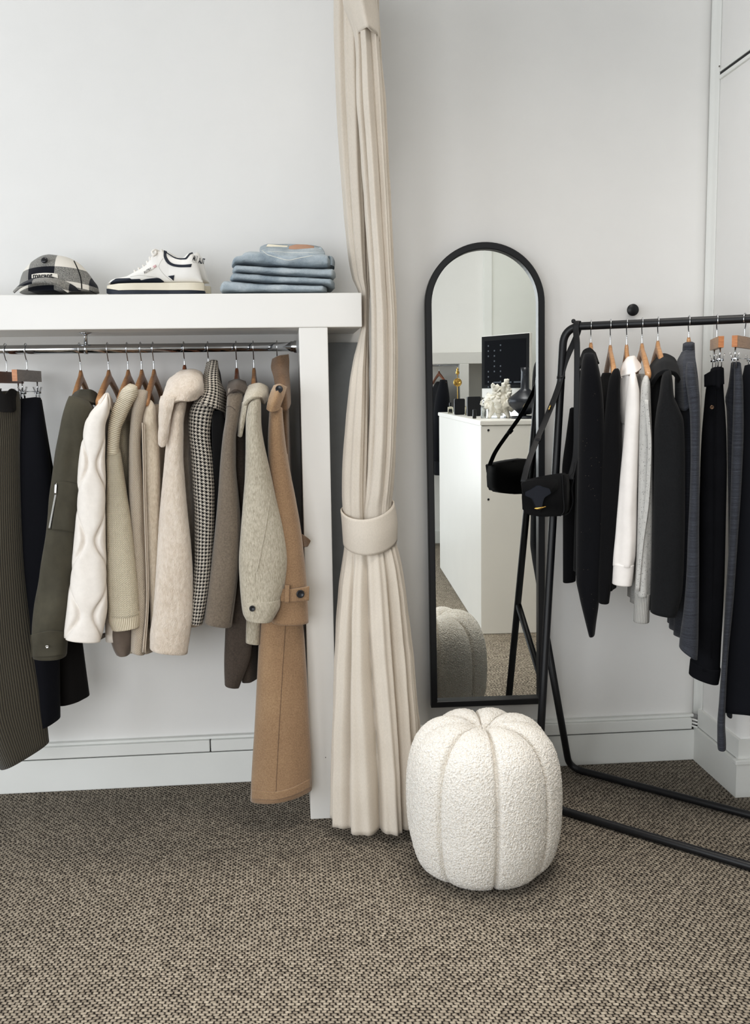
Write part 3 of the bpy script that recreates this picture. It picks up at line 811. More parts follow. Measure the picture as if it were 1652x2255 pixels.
# ------------------------------------------------------------------ curtain tied back between shelf and mirror
cu = empty('curtain', at(815, 1810, -.42)*np.array([1, 1, 0]), 'floor-length oatmeal linen curtain tied back beside the white shelf', 'curtain')
def curtain_part(name, keys, M, folds, N=220, seed=0., pinch=None, e=.9):
    """keys: xl, yl, xr, yr, depth y of the middle, half depth, fold depth"""
    K = smooth_keys(keys, M); rows = []
    a = np.linspace(0, 2*np.pi, N, endpoint=False)
    nf, sharp, ph = folds
    for i, k in enumerate(K):
        L, Rr = at(k[0], k[1], k[4]), at(k[2], k[3], k[4])
        P, _, _ = ring_pts(L, Rr, k[5], N, e); c = (L+Rr)/2
        t = i/(M-1)
        w = a+ph+.18*np.sin(2*a+1.1)+.06*math.sin(4*t+1)*np.sin(3*a)
        f = 2*np.abs(np.sin(nf*w/2+.25*np.sin(nf*w*.37+ph)))**.62-1.05
        f = f*.86+.16*np.sin(2.7*nf*w+1.7*ph+1.2*math.sin(3*t))
        D = P-c; ln = np.linalg.norm(D, axis=1)[:, None]+1e-9
        amp = k[6]*(1-.55*np.abs(np.cos(a))**4)
        fold = f*amp-amp*.2
        P = P+D/ln*fold[:, None]+D/ln*(.0022*nz(P*np.array([1, 1, .22]), 34, seed)+.0012*nz(P, 16, seed+2))[:, None]
        rows.append(P)
    return loft(name, rows, MT['linen'], cu)
up = [(746, -70, 836, -70, -.36, .09, .010), (757, 0, 832, 0, -.36, .09, .013), (784, 95, 837, 105, -.36, .085, .014), (788, 220, 846, 220, -.365, .08, .015), (797, 340, 853, 340, -.37, .08, .015),
      (806, 470, 860, 470, -.375, .075, .015), (816, 600, 866, 600, -.385, .07, .014), (820, 700, 872, 700, -.39, .066, .014), (820, 790, 874, 790, -.395, .066, .013), (818, 880, 873, 880, -.395, .066, .013), (814, 980, 870, 980, -.395, .068, .012),
      (806, 1080, 865, 1070, -.392, .064, .008), (798, 1135, 862, 1120, -.39, .056, .003), (798, 1175, 862, 1160, -.39, .05, .002)]
curtain_part('upper_panel', up, 90, (7, .8, .5), seed=2.)
lo = [(760, 1165, 868, 1165, -.39, .055, .002), (758, 1205, 871, 1190, -.39, .062, .004), (756, 1235, 876, 1215, -.39, .074, .010), (750, 1290, 886, 1270, -.395, .085, .016), (744, 1420, 900, 1400, -.405, .10, .026), (740, 1540, 912, 1520, -.415, .105, .030), (737, 1660, 922, 1640, -.42, .108, .032),
      (735, 1750, 928, 1740, -.425, .11, .032), (734, 1802, 932, 1798, -.428, .11, .032)]
curtain_part('lower_panel', lo, 70, (12, .75, 1.2), seed=5.)
# far half of the cloth that leans to the shelf, greyer from the side
bk = [(737, -70, 806, -70, -.20, .10, .014), (738, 60, 806, 60, -.20, .10, .015), (743, 220, 808, 220, -.20, .095, .015), (753, 380, 810, 380, -.205, .09, .014), (765, 530, 814, 530, -.215, .08, .012), (778, 615, 814, 615, -.225, .065, .009),
      (792, 650, 814, 650, -.24, .05, .006), (796, 720, 812, 720, -.27, .05, .005), (790, 748, 812, 748, -.29, .052, .006), (777, 810, 812, 810, -.33, .055, .008), (768, 880, 813, 880, -.35, .06, .009), (759, 980, 812, 980, -.365, .062, .009), (754, 1080, 810, 1080, -.37, .062, .007), (757, 1150, 812, 1150, -.375, .06, .004), (758, 1175, 820, 1175, -.375, .058, .004)]
curtain_part('rear_panel', bk, 90, (6, .8, 2.1), N=160, seed=9.)
# turned-over heading at the top
hd = [(757, -70, 838, -70, -.345, .118, .004), (757, 0, 830, 0, -.345, .118, .004), (772, 50, 833, 52, -.345, .119, .005), (788, 92, 836, 103, -.345, .120, .006)]
K = smooth_keys(hd, 24); rows = []
for k in K:
    L, Rr = at(k[0], k[1], k[4]), at(k[2], k[3], k[4]); th = k[5]
    a = np.linspace(R(-182), R(2), 70); c = (L+Rr)/2; h = (Rr-L)/2; v = c-CAM; v[2] = 0; v /= np.linalg.norm(v)
    bump = 1+.05*np.sin(7*a+.7)
    rows.append(c+np.cos(a)[:, None]*h+(np.sin(a)*bump)[:, None]*v*th*1.03)
sheet('heading', np.array(rows), MT['linen'], cu, th=.006, wr=.002, wscale=12, seed=1.)
# tie band wrapped around the waist
band = []
an = np.linspace(0, 2*np.pi, 96, endpoint=True)
for s_ in np.linspace(0, 1, 14):
    L = at(752+6*s_, 1122+(1196-1122)*s_, -.39); Rr = at(867+7*s_+3*math.sin(math.pi*s_), 1106+(1186-1106)*s_, -.39)
    c = (L+Rr)/2; h = (Rr-L)/2; v = c-CAM; v[2] = 0; v /= np.linalg.norm(v)
    th = .083+.006*math.sin(math.pi*s_)
    P = c+np.cos(an)[:, None]*h+np.sin(an)[:, None]*v*th
    P[:, 2] += np.sin(an)*.012
    # front of the band sags
    P[:, 2] -= np.maximum(0, -np.sin(an))**1.5*.017
    band.append(P)
sheet('tie_band', np.array(band), MT['linen'], cu, th=.005, wr=.0015, wscale=16, seed=4.)
def hem_line(): pass
# ------------------------------------------------------------------ hangers
def hook_pts(p, g, rr, neck_drop, sgn=1):
    """wire from the neck of a hanger up and over a rail at p; g points along the hanger"""
    g = np.array([g[0], g[1], 0.0]); up = np.array([0, 0, 1.0]); r = rr+.0035
    pts = [(0, -neck_drop), (0, -neck_drop*.62), (-.001, -neck_drop*.5), (.004, -.030), (r*.9, -.012), (r*1.06, .002), (r*.8, r*.72), (r*.25, r*1.03), (-r*.45, r*.95), (-r*.95, r*.45), (-r*1.05, -.003), (-r*.92, -.010)]
    return [np.asarray(p)+sgn*k*g+z*up for k, z in pts]

def wood_hanger(name, p, g, rr, label, group, mat, drop=.072, half=.20, sgn=1, roll=0.0):
    g = np.array([g[0], g[1], 0.0]); g = g/np.linalg.norm(g); s = np.array([-g[1], g[0], 0]); up = np.array([0, 0, 1.0]); p = np.asarray(p, float)
    h = empty(name, p-up*(drop+.09), label, 'hanger', group)
    pipe('hook', hook_pts(p, g, rr, drop+.004, sgn), .0017, MT['chrome'], h, N=8, smooth_n=44)
    rows = []
    for k in np.linspace(-1, 1, 41):
        x = k*half; ak = abs(k)
        zc = -drop-.012-.085*(.5*ak+.5*ak**1.6)-.004*math.cos(k*3)
        hh = .0155*(1-.45*ak); tt = .0065+.0025*ak**1.5
        bow = -.018*ak**2 if False else 0
        a = np.linspace(0, 2*np.pi, 20, endpoint=False); ca, sa = np.cos(a), np.sin(a)
        cx = np.sign(ca)*np.abs(ca)**.6; sx = np.sign(sa)*np.abs(sa)**.7
        peak = max(0, 1-ak/.085)
        top = hh*(sx > 0)*sx+hh*(sx <= 0)*sx
        z = zc+top+np.where(sx > 0, .010*peak**.7*sx, 0)
        end = 1.0 if ak < .97 else .7
        rows.append(p+x*g+(cx*tt*end)[:, None]*s+z[:, None]*up)
    loft('wooden_arms', rows, mat, h)
    return h

def clip_hanger(name, p, g, rr, label, group, mat, drop, half, clips, bh=.034, sgn=1):
    g = np.array([g[0], g[1], 0.0]); g = g/np.linalg.norm(g); s = np.array([-g[1], g[0], 0]); up = np.array([0, 0, 1.0]); p = np.asarray(p, float)
    h = empty(name, p-up*(drop+bh), label, 'hanger', group)
    pipe('hook', hook_pts(p, g, rr, drop, sgn), .0017, MT['chrome'], h, N=8, smooth_n=44)
    w = .0075
    rows = []
    for x in (-half, -half+.002, half-.002, half):
        e = .8 if abs(x) == half else 1
        a = [(-1, -1), (-1, 1), (1, 1), (1, -1)]
        rows.append([p+x*g+q*w*e*s+(-drop-bh/2+r_*bh/2*(.96 if e < 1 else 1))*up for q, r_ in a])
    b = loft('wooden_bar', rows, mat, h, smooth=False)
    ez = -drop-bh/2
    P = [p+(half)*g+q*w*.98*s+(ez+r_*bh/2*.98)*up for q, r_ in ((-1, -1), (-1, 1), (1, 1), (1, -1))]
    tag(prism('end_grain', P, g*.0015, MT['end_grain'], b), 'orange end grain of the bar')
    for x in clips:
        c0 = p+x*g+(-drop-bh)*up
        cl = pipe('clip', [c0, c0-.032*up], .0022, MT['chrome'], h, N=8)
        for q in (-1, 1):
            pts = [c0+q*.0125*s-.016*up, c0+q*.0045*s-.036*up, c0+q*.005*s-.060*up]
            pipe('clip_jaw', pts, [.008, .009, .006], MT['chrome'], cl, N=10, flat=.0011, up=g)
        pipe('clip_spring', [c0-.033*up-.010*s, c0-.033*up+.010*s], .004, MT['chrome'], cl, N=10)
    pipe('clip_rod', [p+clips[0]*g+(-drop-bh-.030)*up, p+clips[-1]*g+(-drop-bh-.030)*up], .0013, MT['chrome'], h, N=8)
    return h

def railL(px): 
    q = at(px, 768, RY); return np.array([q[0], RY, RZ])
GL = (0.0, -1.0)
HG = 'wooden hangers on the chrome rail'
def hang(px, what, mat='wood', drop=.072, g=GL, half=.2):
    return wood_hanger('clothes_hanger', railL(px), g, RR, what, HG, MT[mat], drop, half)
def zpx(px, py, Y): return float(at(px, py, Y)[2])
def xrod(px): return float(railL(px)[0])

# ------------------------------------------------------------------ materials of the clothes
def pl(n, *a, **k): MT[n] = fabric(n, *a, **k)
MT['corduroy'] = ribbed('olive_corduroy', (78, 72, 60), (40, 36, 30), .0062, 0, .8, .25)
pl('black_crepe', (11, 12, 19), None, 260, .15, .25, 900, .04)
pl('brown_black', (20, 18, 17), None, 260, .15, .25, 900, .05)
pl('olive', (74, 70, 58), None, 40, .10, .2, 1200, .1, rough=.7, mottle=.15)
pl('quilt', (229, 222, 214), None, 60, .04, .15, 900, .1, rough=.6)
pl('quilt_lining', (120, 112, 104), None, 60, .08, .15, 900, .1)
MT['knit_cream'] = knit('cream_knit', (238, 228, 206), (198, 184, 158), .0062, .0062)
MT['rib_cream_h'] = ribbed('cream_rib_across', (238, 228, 207), (192, 178, 152), .0052, 1, .9)
MT['rib_cream_v'] = ribbed('cream_rib_along', (238, 227, 204), (188, 172, 146), .0052, 0, .9)
MT['knit_beige'] = knit('beige_knit', (206, 192, 174), (168, 154, 138), .0065, .007, .7, 160, .4, .1, .55)
MT['rib_beige'] = ribbed('beige_rib', (204, 190, 173), (140, 126, 110), .006, 0, .8, .4)
pl('taupe_satin', (112, 100, 90), None, 40, .10, .1, 1200, .3, rough=.55)
pl('mohair', (230, 217, 199), (204, 189, 168), 170, .12, .7, 500, .6, streak=(1, 1, .5), bdist=.003)
pl('teddy', (228, 215, 201), (203, 187, 170), 120, .10, .9, 420, .6, streak=(1, 1, .45), mottle=.15, bdist=.004)
MT['hound'] = houndstooth('houndstooth', (206, 199, 188), (27, 25, 26))
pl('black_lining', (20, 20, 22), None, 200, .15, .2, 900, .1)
pl('taupe_wool', (128, 117, 104), (102, 92, 81), 220, .12, .4, 800, .35)
pl('umber_wool', (88, 78, 70), (68, 60, 54), 220, .12, .4, 800, .12)
pl('grey_wool', (196, 188, 172), (150, 142, 126), 260, .14, .55, 700, .35, streak=(1, 1, .35), mottle=.12)
pl('camel', (164, 137, 109), (137, 112, 86), 240, .10, .45, 800, .4)
pl('camel_dark', (128, 102, 78), (102, 80, 60), 240, .10, .4, 800, .3)

MT['zip_teeth'] = ribbed('zip_teeth', (215, 214, 210), (70, 70, 70), .0022, 1, .6, 0, 0)
# ------------------------------------------------------------------ 1 corduroy trousers and 2 black skirt on clip hangers
MT['end_grain'] = wood('orange_end_grain', (160, 98, 52), (192, 128, 78))
clip_hanger('clip_hanger', railL(12), (-.05, -1), RR, 'dark wood clip hanger at the left edge, its bar cut off by the frame', HG, MT['wood_red'], .066, .135, (-.10, .10))
g2 = (-.02, -1.0)
c2 = railL(57)
clip_hanger('clip_hanger', c2, g2, RR, 'clip hanger with orange end grain and grey bar holding the black layered skirt', HG, MT['wood_grey'], .062, .132, (.060, -.105))
MT['wood_grey'] = MT['wood_grey']
tr = empty('corduroy_trousers', (xrod(12)-.02, -.30, .24), 'dark olive corduroy trousers hanging furthest left, reaching lowest at the frame edge', 'trousers', 'clothes on the chrome rail')
tube_px('leg', [(-60, 868, 42, 862, .0, .8), (-60, 905, 46, 890), (-70, 1000, 44, 1000), (-75, 1200, 50, 1200), (-70, 1400, 70, 1380), (-55, 1560, 96, 1530, 0, 1.1), (0, 1692, 108, 1632, 0, 1.2)], -.33, .035, MT['corduroy'], tr, M=60, N=72, folds=((2, .5, .006, .1),), wr=.004, hem_in=True)
patch('waistband', [[(-60, 850, -.36), (-6, 852, -.37), (9, 869, -.375), (24, 856, -.36), (37, 862, -.33)], [(-60, 905, -.37), (-10, 905, -.375), (9, 908, -.38), (27, 908, -.375), (36, 900, -.34)]], MT['brown_black'], tr, th=.006)

sk = empty('black_skirt', (c2[0], -.24, zpx(60, 1600, -.3)), 'long black layered skirt clipped beside the corduroy trousers', 'skirt', 'clothes on the chrome rail')
tube_px('under_layer', [(46, 880, 92, 880, .0, .8), (50, 1000, 112, 1000), (60, 1200, 150, 1200), (80, 1400, 178, 1390), (100, 1500, 190, 1480), (112, 1552, 197, 1530)], -.22, .04, MT['brown_black'], sk, M=44, N=64, folds=((3, .3, .008, .1),), wr=.003)
tube_px('outer_layer', [(36, 882, 90, 876, .0, .8), (33, 930, 98, 925), (29, 1000, 108, 1000), (28, 1100, 117, 1090), (30, 1250, 126, 1240), (36, 1420, 130, 1410, 0, 1.1), (46, 1610, 133, 1578, 0, 1.2)], -.30, .04, MT['black_crepe'], sk, M=50, N=80, folds=((3, .9, .007, .1),), wr=.003)

# ------------------------------------------------------------------ 3 olive bomber jacket
def garment(name, px, label, cat, zbase, g=GL):
    x = xrod(px); return empty(name, (x, RY, zbase), label, cat, 'clothes on the chrome rail'), np.array([x, RY])
def coat_body(par, c0, zs, zhem, mat, near=.195, far=.165, th=.022, shift=0., g=GL, seed=0., hem_sh=0.0, amp=.007, **kw):
    """zs = height of the shoulder tips"""
    return body3d('body', c0, g, [(zs+.075, .045, .045, th*.6, shift), (zs+.060, .07, .07, th*.8, shift), (zs+.03, .135, .125, th*.9, shift), (zs, near-.012, far-.01, th, shift), (zs-.06, near, far, th*1.05, shift), (zs-.3, near*.97, far*.97, th*1.1, shift+hem_sh*.5), (zhem, near*.98, far*.98, th*1.15, shift+hem_sh)], mat, par, seed=seed, amp=amp, **kw)

hang(175, 'beech hanger carrying the olive bomber jacket', 'wood', half=.13)
gm, c0 = garment('bomber_jacket', 175, 'dark olive bomber jacket with a silver zip on its sleeve', 'jacket', zpx(100, 1440, -.4))
coat_body(gm, c0, 1.258, .66, MT['olive'], shift=.0, seed=1.)
sl_ = sl = tube_px('sleeve', [(152, 872, 196, 884), (146, 886, 205, 900), (134, 930, 196, 945), (124, 985, 190, 1000), (117, 1030, 184, 1050), (107, 1110, 176, 1120), (99, 1180, 170, 1190), (88, 1260, 165, 1270), (76, 1340, 160, 1350), (69, 1400, 152, 1395), (70, 1448, 146, 1441)], -.405, .05, MT['olive'], gm, M=80, N=64, folds=((3, .4, .004, .2),), wr=.016, wscale=17, seed=1.)
bvs = surf(sl)
patch('collar', [[(166, 866, -.30), (180, 860, -.33), (198, 860, -.33), (212, 868, -.30), (217, 880, -.26)], [(150, 885, -.36), (170, 884, -.40), (192, 886, -.40), (212, 892, -.36), (216, 898, -.28)]], MT['olive'], gm, th=.008)
patch_on('cuff', [[(68, 1398), (90, 1392), (112, 1389), (150, 1391)], [(69, 1447), (90, 1447), (112, 1446), (146, 1440)]], bvs, MT['olive'], gm, off=.003, th=.004)
patch_on('pocket', [[(122, 1062), (140, 1060), (172, 1066)], [(104, 1166), (130, 1168), (166, 1172)]], bvs, MT['olive'], gm, off=.0022, th=.003)
zp = patch_on('zip', [[(121, 1086), (125, 1086)], [(107, 1163), (110.5, 1163)]], bvs, MT['zip_teeth'], gm, off=.0052, th=.0016, M=30, N=4)
patch_on('zip_pull', [[(120.5, 1064), (125.5, 1064)], [(119.5, 1089), (124, 1089)]], bvs, MT['steel'], zp, off=.0072, th=.0024, M=6, N=5)
line_on('pocket_seam', [(127, 1068), (112, 1166)], bvs, .0012, MT['brown_black'], gm, off=.004)
disc('snap', at(104, 1424, -.467), (0, -1, 0), .0045, .002, MT['steel'], gm)

# ------------------------------------------------------------------ 4 cream quilted jacket
hang(237, 'beech hanger carrying the cream quilted jacket', 'wood')
gm, c0 = garment('quilted_jacket', 237, 'off-white quilted jacket with wavy stitching', 'jacket', zpx(180, 1404, -.43))
coat_body(gm, c0, 1.232, zpx(210, 1412, -.36), MT['quilt'], shift=.004, near=.19, seed=2.)
def quilt(a, zmid, c, P, t):
    z = P[:, 2]; ph = np.mod((z-.60)/.215, 1.0)
    th = np.mod(a-np.pi*1.5+np.pi, 2*np.pi)-np.pi         # 0 on the face toward the room
    A = .62*np.cos(2*np.pi*ph)
    d = np.minimum(np.abs(th-(.95+A)), np.abs(th-(-.95-A))); d = np.minimum(d, np.abs(np.abs(th)-2.4))
    return -.0115*np.exp(-(d/.13)**2)+.0045*np.minimum(1, d/.5)
tube_px('sleeve', [(231, 868, 240, 868), (219, 886, 243, 886), (200, 908, 240, 910), (187, 930, 232, 940), (178, 985, 231, 1000), (172, 1040, 232, 1050), (169, 1120, 232, 1120), (163, 1190, 232, 1190), (156, 1260, 235, 1260), (148, 1330, 236, 1330), (141, 1403, 222, 1408)], -.432, .05, MT['quilt'], gm, M=170, N=120, wr=.0045, wscale=26, seed=3., puff=quilt, e=.8)
patch('collar', [[(229, 869, -.36), (237, 868, -.35), (246, 880, -.31)], [(216, 886, -.42), (240, 890, -.42), (250, 925, -.33)]], MT['quilt'], gm, th=.006)
patch('hem_lining', [[(178, 1398, -.37), (205, 1400, -.38), (240, 1392, -.33)], [(184, 1409, -.37), (206, 1413, -.375), (240, 1398, -.33)]], MT['quilt_lining'], gm, th=.006)

# ------------------------------------------------------------------ 5 cream knitted cardigan
hang(280, 'beech hanger carrying the chunky cream cardigan', 'wood')
gm, c0 = garment('cardigan', 280, 'chunky cream knit cardigan with ribbed shoulder and cuff', 'cardigan', zpx(270, 1386, -.4))
coat_body(gm, c0, 1.262, zpx(265, 1438, -.36), MT['knit_cream'], shift=.0, near=.175, th=.020, seed=3.)
tube_px('sleeve', [(282, 846, 303, 852), (268, 858, 304, 868), (260, 874, 292, 890), (246, 905, 278, 920), (238, 940, 266, 950), (236, 970, 263, 980), (234, 1001, 264, 998)], -.402, .04, MT['rib_cream_h'], gm, M=60, N=64, wr=.002, wscale=20, fuzz=.0012, hem_in=False)
tube_px('lower_sleeve', [(235, 990, 265, 990), (233, 1020, 270, 1020), (233, 1080, 279, 1080), (232, 1150, 290, 1150), (232, 1240, 300, 1240), (234, 1300, 306, 1300), (237, 1356, 309, 1350)], -.405, .045, MT['knit_cream'], gm, M=70, N=72, wr=.003, wscale=14, fuzz=.0012)
tube_px('cuff', [(237, 1346, 309, 1342), (239, 1366, 309, 1360), (246, 1386, 308, 1376)], -.405, .044, MT['rib_cream_v'], gm, M=24, N=72, round_top=0, fuzz=.001)

# ------------------------------------------------------------------ 6 beige cardigan with taupe lining
hang(310, 'beech hanger carrying the beige fuzzy cardigan', 'wood')
gm, c0 = garment('cardigan', 310, 'beige fuzzy rib cardigan between the cream knits, with taupe satin below', 'cardigan', zpx(300, 1438, -.38))
coat_body(gm, c0, 1.245, zpx(262, 1440, -.34), MT['knit_beige'], shift=-.004, near=.16, far=.15, th=.020, seed=4.)
tube_px('satin_hem', [(236, 1360, 300, 1360), (238, 1385, 294, 1385), (244, 1412, 292, 1412), (250, 1430, 290, 1428), (256, 1441, 287, 1438)], -.36, .03, MT['taupe_satin'], gm, M=30, N=48, wr=.004, wscale=22, folds=((3, 1., .004, .1),))
tube_px('sleeve', [(300, 860, 326, 862), (294, 878, 324, 884), (288, 920, 314, 920), (284, 980, 310, 980), (283, 1060, 314, 1060), (284, 1160, 319, 1160), (288, 1260, 324, 1260), (290, 1340, 326, 1340), (289, 1400, 323, 1400), (288, 1432, 319, 1438)], -.385, .038, MT['knit_beige'], gm, M=80, N=56, wr=.003, wscale=16, fuzz=.002, fscale=90)
patch('placket', [[(312, 930, -.424), (319, 935, -.422)], [(316, 1100, -.424), (322, 1100, -.422)], [(322, 1300, -.424), (328, 1300, -.422)], [(313, 1436, -.424), (321, 1437, -.422)]], MT['rib_beige'], gm, th=.006, M=40, N=6)

# ------------------------------------------------------------------ 7 mohair cardigan
hang(337, 'beech hanger carrying the pale mohair cardigan', 'wood')
gm, c0 = garment('mohair_cardigan', 337, 'pale cream brushed mohair cardigan left of the big-collared coat', 'cardigan', zpx(335, 1395, -.36))
coat_body(gm, c0, 1.225, zpx(345, 1392, -.36), MT['mohair'], shift=.006, near=.165, far=.15, th=.024, seed=5., fuzz=.002)
tube_px('sleeve', [(322, 884, 336, 884), (317, 893, 342, 896), (311, 930, 346, 935), (312, 1000, 352, 1000), (317, 1090, 354, 1090), (321, 1180, 353, 1180), (326, 1290, 350, 1290), (330, 1350, 348, 1350), (331, 1393, 345, 1392)], -.37, .036, MT['mohair'], gm, M=80, N=56, wr=.003, wscale=14, fuzz=.0022, fscale=100)

# ------------------------------------------------------------------ 8 cream teddy coat with wide collar
hang(405, 'reddish hanger carrying the cream coat with the wide collar', 'wood_red', .060)
gm, c0 = garment('teddy_coat', 405, 'soft cream wool coat with a wide draped shawl collar', 'coat', zpx(370, 1436, -.43))
coat_body(gm, c0, 1.305, zpx(412, 1375, -.34), MT['teddy'], shift=.004, near=.185, far=.16, th=.028, seed=6., fuzz=.002)
tube_px('sleeve', [(388, 876, 412, 876), (380, 892, 410, 896), (373, 930, 404, 935), (364, 990, 404, 1000), (358, 1060, 408, 1060), (352, 1130, 413, 1130), (347, 1200, 420, 1200), (343, 1280, 425, 1270), (337, 1350, 426, 1340), (330, 1400, 420, 1390), (330, 1426, 413, 1437)], -.43, .055, MT['teddy'], gm, M=90, N=72, wr=.006, wscale=12, fuzz=.0022, fscale=90, folds=((2, .4, .004, .2),))
patch('collar', [[(390, 827, -.31), (404, 820, -.33), (422, 818, -.33), (440, 822, -.30), (449, 838, -.26)],
                 [(374, 842, -.40), (392, 836, -.43), (418, 834, -.44), (438, 838, -.42), (448, 852, -.36)],
                 [(364, 862, -.44), (384, 862, -.475), (412, 860, -.48), (434, 858, -.46), (446, 862, -.40)],
                 [(356, 890, -.46), (370, 892, -.49), (396, 884, -.49), (424, 880, -.46), (444, 868, -.41)]], MT['teddy'], gm, th=.014, M=34, N=44, wr=.005, wscale=14, fuzz=.002)
patch('lapel', [[(358, 874, -.46), (372, 872, -.485), (388, 876, -.49)], [(354, 905, -.475), (366, 905, -.495), (379, 902, -.49)], [(352, 945, -.48), (361, 945, -.492), (370, 940, -.49)], [(352, 976, -.475), (358, 984, -.48), (363, 972, -.478)]], MT['teddy'], gm, th=.014, M=34, N=20, wr=.004, fuzz=.002)

# ------------------------------------------------------------------ 9 houndstooth blazer
hang(458, 'hanger almost hidden inside the houndstooth blazer', 'wood_red', .052)
gm, c0 = garment('blazer', 458, 'black and white houndstooth blazer with upturned lapel', 'blazer', zpx(435, 1370, -.4))
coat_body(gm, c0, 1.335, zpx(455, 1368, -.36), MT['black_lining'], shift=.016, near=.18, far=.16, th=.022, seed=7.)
tube_px('sleeve', [(436, 878, 470, 868), (424, 890, 474, 892), (416, 912, 468, 920), (415, 945, 464, 955), (420, 1000, 470, 1010), (424, 1070, 474, 1080), (428, 1140, 473, 1150), (428, 1210, 470, 1210), (424, 1280, 464, 1280), (418, 1340, 454, 1340), (417, 1368, 446, 1371)], -.412, .045, MT['hound'], gm, M=80, N=64, wr=.003, wscale=14)
patch('lapel', [[(456, 800, -.26), (468, 794, -.285), (478, 795, -.28), (480, 815, -.24)], [(448, 836, -.34), (462, 830, -.37), (476, 828, -.36), (484, 840, -.29)], [(446, 856, -.38), (462, 858, -.42), (478, 862, -.41), (496, 872, -.33)], [(428, 886, -.41), (452, 892, -.46), (474, 898, -.45), (500, 910, -.36)]], MT['hound'], gm, th=.006, M=34, N=34, wr=.003)
patch('front_edge', [[(470, 905, -.43), (483, 905, -.41), (495, 925, -.36)], [(468, 960, -.44), (482, 960, -.42), (499, 980, -.36)], [(474, 1080, -.43), (482, 1080, -.41), (490, 1080, -.37)], [(474, 1160, -.42), (478, 1160, -.41), (482, 1160, -.39)]], MT['black_lining'], gm, th=.005)

# ------------------------------------------------------------------ 10 taupe wool coat
hang(520, 'glossy reddish hanger carrying the taupe wool coat', 'wood_red')
gm, c0 = garment('wool_coat', 520, 'taupe wool coat with a long darker front panel', 'coat', zpx(520, 1512, -.36))
coat_body(gm, c0, 1.275, zpx(520, 1505, -.36), MT['umber_wool'], shift=.012, near=.165, far=.15, th=.022, seed=8.)
tube_px('front_panel', [(508, 905, 540, 905), (505, 1000, 542, 1000), (502, 1150, 546, 1150), (500, 1300, 556, 1300), (496, 1400, 557, 1390), (494, 1460, 553, 1440), (495, 1506, 527, 1513)], -.375, .03, MT['umber_wool'], gm, M=60, N=56, wr=.003, folds=((2, .6, .004, .2),))
wsl = tube_px('sleeve', [(503, 856, 538, 854), (500, 876, 535, 880), (497, 920, 528, 925), (491, 960, 520, 965), (485, 1020, 520, 1020), (480, 1090, 526, 1090), (474, 1160, 531, 1150), (466, 1230, 529, 1220), (457, 1300, 522, 1290), (449, 1368, 511, 1377)], -.425, .05, MT['taupe_wool'], gm, M=80, N=64, wr=.004, wscale=10)
patch('collar', [[(505, 842, -.31), (522, 837, -.34), (540, 842, -.31)], [(502, 856, -.40), (522, 848, -.44), (543, 856, -.40)], [(501, 874, -.44), (520, 860, -.475), (543, 872, -.43)]], MT['umber_wool'], gm, th=.008, M=20, N=28)
line_on('shoulder_seam', [(496, 897), (503, 895), (510, 896), (518, 903)], surf(wsl), .0009, MT['umber_wool'], gm)
line_on('sleeve_seam', [(524, 1120), (523, 1250), (506, 1372)], surf(wsl), .0008, MT['umber_wool'], gm)

# ------------------------------------------------------------------ 11 light grey wool overshirt
hang(558, 'pale beech hanger carrying the grey flecked overshirt', 'wood')
gm, c0 = garment('overshirt', 558, 'light grey flecked wool overshirt with a buttoned cuff', 'shirt', zpx(570, 1415, -.4))
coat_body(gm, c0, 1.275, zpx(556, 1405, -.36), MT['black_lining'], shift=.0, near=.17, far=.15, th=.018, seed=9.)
tube_px('tail', [(545, 1320, 580, 1320), (542, 1360, 575, 1360), (541, 1414, 572, 1418)], -.40, .02, MT['grey_wool'], gm, M=20, N=40, wr=.002)
osl = tube_px('sleeve', [(552, 872, 572, 868), (546, 886, 575, 886), (541, 930, 576, 930), (541, 980, 582, 975), (540, 1040, 594, 1030), (535, 1110, 610, 1100), (530, 1180, 625, 1165), (527, 1235, 634, 1230), (529, 1290, 628, 1285), (532, 1330, 617, 1322)], -.455, .055, MT['grey_wool'], gm, M=90, N=72, wr=.004, wscale=12, folds=((2, 1.2, .004, .3),))
cf = tube_px('cuff', [(531, 1322, 619, 1316), (532, 1332, 618, 1330), (535, 1350, 608, 1352), (540, 1360, 600, 1364)], -.457, .057, MT['grey_wool'], gm, M=20, N=64, round_top=0, wr=.001)
disc('button', at(555.5, 1340, -.514), (0, -1, .1), .0085, .004, MT['black_button'], cf)
line_on('sleeve_seam', [(597, 1078), (588, 1145), (575, 1215), (566, 1258)], surf(osl), .0020, MT['grey_wool'], gm)
line_on('cuff_seam', [(562, 1262), (563, 1300), (567, 1320)], surf(osl), .0012, MT['grey_wool'], gm)
patch('collar', [[(541, 862, -.34), (552, 850, -.37), (570, 846, -.37), (588, 854, -.32), (592, 870, -.27)], [(536, 880, -.42), (546, 868, -.46), (564, 864, -.475), (582, 868, -.43), (588, 880, -.34)], [(533, 905, -.45), (540, 890, -.49), (556, 876, -.505), (574, 876, -.48), (580, 890, -.40)]], MT['grey_wool'], gm, th=.009, M=26, N=34, wr=.002)
patch('lapel', [[(533, 888, -.44), (540, 884, -.48), (547, 884, -.49)], [(528, 925, -.45), (534, 925, -.47), (540, 920, -.47)], [(525, 960, -.44), (529, 962, -.45), (533, 960, -.45)]], MT['grey_wool'], gm, th=.006)

